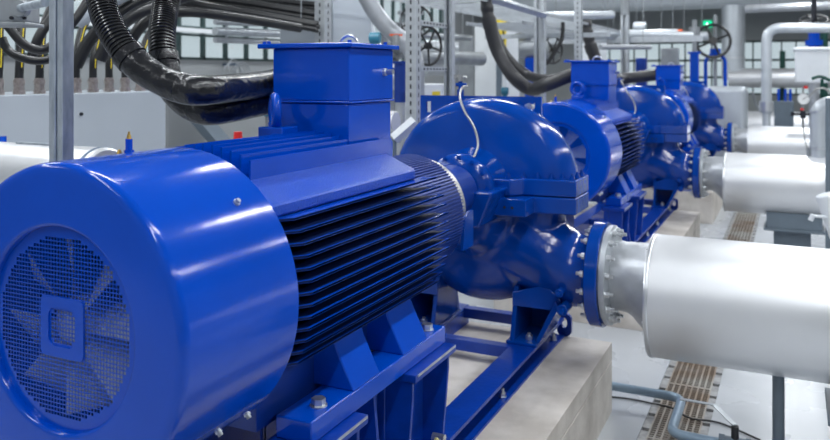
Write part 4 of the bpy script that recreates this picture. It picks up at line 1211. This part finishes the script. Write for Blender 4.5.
# gauge assembly on second pipe
gy = 10.91; gx = at(803.5, 99, Y=gy).x; gz = at(803.5, 99, Y=gy).z
t = thing('pressure_gauge', 'round white-faced pressure gauge with small valves over the second pipe', 'gauge', (gx, gy, 1.36))
R = Matrix.Rotation(YAW - math.atan(.494), 3, 'Z')
f = R @ V((0, -1, 0))
gc = V((gx, gy, gz))
build('gauge_case', MB().cyl(gc + f * -.02, gc + f * .03, .075, n=36), 'actuator', t, bevel=.004)
gf = build('gauge_dial', MB().cyl(gc + f * .03, gc + f * .032, .066, n=36), 'face', t)
rx = R @ V((1, 0, 0))
build('gauge_needle', MB().tube([gc + f * .034 - rx * .012 - V((0, 0, .01)), gc + f * .034 + rx * .04 + V((0, 0, .035))], .003, 6), 'black', gf)
tk = MB()
for k in range(11):
    a = math.radians(225 - 27 * k); d = rx * math.cos(a) + V((0, 0, 1)) * math.sin(a)
    tk.tube([gc + f * .033 + d * .05, gc + f * .033 + d * .061], .0018, 4)
build('dial_marks', tk, 'black', gf)
bx = gx - .005
build('gauge_stem', MB().cyl((bx, gy + .02, gz - .07), (bx, gy + .02, gz - .36), .014, n=12).cyl((bx, gy + .02, gz + .07), (bx, gy + .02, gz + .14), .012, n=10), 'tube', t)
build('valve_block', MB().box(bx - .03, bx + .03, gy - .01, gy + .05, gz - .24, gz - .15).cyl((bx - .11, gy + .02, gz - .19), (bx + .09, gy + .02, gz - .19), .013, n=10).cyl((bx - .12, gy + .02, gz - .215), (bx - .12, gy + .02, gz - .165), .02, n=10), 'dark', t)
build('red_cap', MB().cyl((bx + .03, gy + .02, gz + .13), (bx + .03, gy + .02, gz + .165), .025, n=12).cyl((bx - .03, gy + .02, gz - .13), (bx + .01, gy + .02, gz - .13), .02, n=10), 'red', t)
pts = [V((bx, gy + .02, gz - .36)), V((bx + .02, gy, gz - .5)), V((bx + .05, gy - .03, gz - .62)), V((bx + .06, gy - .03, gz - .72)), V((bx + .09, gy - .03, 1.362))]
build('capillary', MB().tube(smooth_path(pts, 6), .009, 8), 'tube', t)
build('hand_valve', MB().cyl((bx + .05, gy - .03, gz - .60), (bx + .06, gy - .03, gz - .72), .022, n=10), 'actuator', t)
# small dark valve handle above right
q = at(822, 79, Y=10.6)
t = thing('small_valve', 'small dark green valve handle on a thin pipe at the right edge', 'valve', (q.x, q.y, q.z - .3))
build('valve_handle', MB().tube(smooth_path([q + V((-.11, 0, .0)), q + V((-.02, 0, .03)), q + V((.09, 0, -.02))], 5), .02, 10).cyl(q + V((0, 0, -.09)), q, .02, n=10), 'green', t)
build('valve_pipe', MB().tube(fillet([q + V((-.06, 0, -.12)), q + V((.02, 0, -.1)), q + V((.1, 0, -.17)), q + V((.4, .1, -.17))], .04), .014, 10), 'tube', t)
build('valve_pipe', MB().tube([q + V((-.06, 0, -.12)), q + V((-.14, .1, -.22))], .014, 8), 'tube', t)
# white elbow pipe from the second pipe
e = at(819, 155, Y=10.75)
P = fillet([(e.x, 10.91, 1.2), (e.x, 10.91, at(819, 104, Y=10.91).z), (e.x + .9, 10.91, at(819, 104, Y=10.91).z)], .16, 8)
t = thing('elbow_pipe', 'white elbow pipe rising from the second pipe at the right edge', 'pipe', (e.x, 10.91, 1.3))
build('pipe_run', MB().tube([p_ if i else V((p_.x, p_.y, 1.352)) for i, p_ in enumerate(P)], .098, 24), 'duct', t)
for z_ in (1.9, 1.45): build('pipe_band', MB().cyl((e.x, 10.91, z_), (e.x, 10.91, z_ + .02), .101, n=24), 'cap', t)
# blue-grey post right edge & small white pipe end
q = at(829.5, 170, w=7.6)
t = thing('square_post', 'dark blue-grey square post cut by the right picture edge', 'post', (q.x, q.y, 0))
build('post_body', MB().box(q.x - .035, q.x + .045, q.y - .04, q.y + .04, 0, at(829, 98, w=7.6).z), 'postblue', t)
q = at(829, 205, w=6.9)
t = thing('white_vessel', 'small white vessel end at the right edge beside the saddle support', 'vessel', (q.x, q.y, q.z - .2))
build('vessel_body', MB().cyl(q + V((-.02, 0, .1)), q + V((.10, 0, -.28)), .095, n=28), 'white', t, bevel=.02)
build('vessel_leg', MB().cyl((q.x + .12, q.y, 0), (q.x + .10, q.y, q.z - .27), .03, n=14), 'postblue', t)
q2 = at(813, 216, w=6.9)
build('drain_cock', MB().cyl(q2 + V((.12, 0, 0)), q2, .014, n=12).cyl(q2 + V((.0, 0, .012)), q2 + V((-.02, 0, -.04)), .022, n=14), 'white', t)

# ================================================================ ROOM
T = .2
def wall_x(name, x, out, ya, yb, zh, win=None):
    m = MB(); a, b = sorted((x, x + out * T))
    if not win: m.box(a, b, ya, yb, 0, zh)
    else:
        w0, w1, zb, zt = win
        m.box(a, b, ya, w0, 0, zh); m.box(a, b, w1, yb, 0, zh); m.box(a, b, w0, w1, 0, zb); m.box(a, b, w0, w1, zt, zh)
    return build(name, m, 'wall', None, kind='structure')
ZH = 6.2
wall_x('wall_left', X0, -1, Y0, Y1, ZH, (3.0, 22.0, 2.62, 4.6))
wall_x('wall_right', X1, 1, Y0, Y1, ZH)
m = MB().box(X0 - T, X1 + T, Y0 - T, Y0, 0, ZH); build('wall_back', m, 'wall', None, kind='structure')
m = MB(); wx0, wx1, wz0, wz1 = -6.5, 4.0, 1.7, 3.42
m.box(X0 - T, wx0, Y1, Y1 + T, 0, ZH); m.box(wx1, X1 + T, Y1, Y1 + T, 0, ZH); m.box(wx0, wx1, Y1, Y1 + T, 0, wz0); m.box(wx0, wx1, Y1, Y1 + T, wz1, ZH)
build('wall_far', m, 'walldark', None, kind='structure')
build('ceiling', MB().box(X0 - T, X1 + T, Y0 - T, Y1 + T, ZH, ZH + .2), 'ceil', None, kind='structure')
# left window
w = build('window_1', MB().box(X0 - .09, X0 - .08, 3.0, 22.0, 2.62, 4.6), 'glass', None, kind='structure')
m = MB()
y = 3.0
while y < 22: m.box(X0 - .12, X0 - .04, y - .03, y + .03, 2.62, 4.6); y += .62
for z in (2.64, 3.6, 4.58): m.box(X0 - .12, X0 - .04, 3.0, 22.0, z - .03, z + .03)
f = build('window_frame', m, 'frame', None); f.parent = w; f.location = V(f.location) - V(w.location)
w = build('window_2', MB().box(wx0, wx1, Y1 + .08, Y1 + .09, wz0, wz1), 'glass', None, kind='structure')
m = MB(); x = wx0
while x < wx1: m.box(x - .02, x + .02, Y1 + .04, Y1 + .12, wz0, wz1); x += .41
for z in (wz0 + .02, 2.25, 2.8, wz1 - .03): m.box(wx0, wx1, Y1 + .04, Y1 + .12, z - .035, z + .035)
f = build('window_frame', m, 'frame', None); f.parent = w; f.location = V(f.location) - V(w.location)
# exit sign on far wall
q = at(707.5, 24, Y=Y1 - .1)
t = thing('exit_sign', 'small glowing green exit sign above the large handwheel', 'sign', (q.x, Y1 - .06, q.z - .12))
build('sign_panel', MB().box(q.x - .13, q.x + .13, Y1 - .08, Y1 - .04, q.z - .10, q.z + .10), 'exitgreen', t)
fg = MB(); yb_ = Y1 - .085
def fq(x0, z0, x1, z1, w_=.012):
    fg.tube([(q.x + x0, yb_, q.z + z0), (q.x + x1, yb_, q.z + z1)], w_, 5)
fq(-.02, .045, -.02, .05, .018); fq(-.02, .03, .0, -.02, .016); fq(0, -.02, .035, -.04); fq(.035, -.04, .03, -.075); fq(0, -.02, -.03, -.05); fq(-.03, -.05, -.065, -.05); fq(-.015, .02, .03, .0); fq(-.015, .02, -.05, .0)
build('running_figure', fg, 'exitwhite', t)
build('sign_mount', MB().box(q.x - .12, q.x + .12, Y1 - .07, Y1, q.z + .12, q.z + .16), 'white', t)

# ================================================================ LIGHTS
def fixture(x, ya, yb, z, power, label):
    t = thing('strip_light', label, 'ceiling light', (x, (ya + yb) / 2, z))
    build('housing', MB().box(x - .11, x + .11, ya, yb, z, z + .07), 'white', t)
    build('diffuser', MB().box(x - .09, x + .09, ya + .02, yb - .02, z - .02, z - .001), 'lamp', t)
    for yy in (ya + .3, yb - .3): build('hanger', MB().cyl((x, yy, z + .07), (x, yy, ZH), .006, n=6), 'tube', t)
    L = bpy.data.lights.new('strip_lamp', 'AREA'); L.shape = 'RECTANGLE'; L.size = .2; L.size_y = yb - ya
    L.energy = power; L.color = (.93, .97, 1.0)
    lo = bpy.data.objects.new('strip_lamp', L); COL.objects.link(lo); lo.location = (x, (ya + yb) / 2, z - .03)
    return t
rows = [(-7.2, 5.3, 'left'), (-3.4, 5.2, 'centre left'), (.2, 5.2, 'centre'), (4.2, 5.2, 'right')]
segs = [(-2.5, .8, 'nearest the back wall'), (1.8, 4.8, 'over the nearest motor'), (6.0, 9.0, 'over the second motor'), (10.2, 13.2, 'over the second pump'), (14.4, 17.4, 'over the third motor'), (18.6, 21.6, 'near the far wall')]
for x, z, ln in rows:
    for ya, yb, sn in segs:
        fixture(x, ya, yb, z, 68, 'ceiling strip light in the %s row, %s' % (ln, sn))

wd = bpy.data.worlds.new('world'); SC.world = wd; wd.use_nodes = True
wd.node_tree.nodes['Background'].inputs[0].default_value = (.80, .88, .95, 1)
wd.node_tree.nodes['Background'].inputs[1].default_value = .85

# ================================================================ CAMERA
cd = bpy.data.cameras.new('camera'); cam = bpy.data.objects.new('camera', cd); COL.objects.link(cam)
cam.location = (0, 0, HC); cam.rotation_euler = (PI / 2, 0, YAW)
cd.sensor_width = 36; cd.lens = F / 830 * 36
cd.shift_y = -(220 - V0) / 830; cd.clip_start = .05; cd.clip_end = 200
cd.dof.use_dof = True; cd.dof.focus_distance = 3.3; cd.dof.aperture_fstop = 2.6
SC.camera = cam
SC.view_settings.view_transform = 'Standard'; SC.view_settings.look = 'None'
SC.view_settings.gamma = 1; SC.view_settings.exposure = .12; SC.view_settings.use_curve_mapping = False
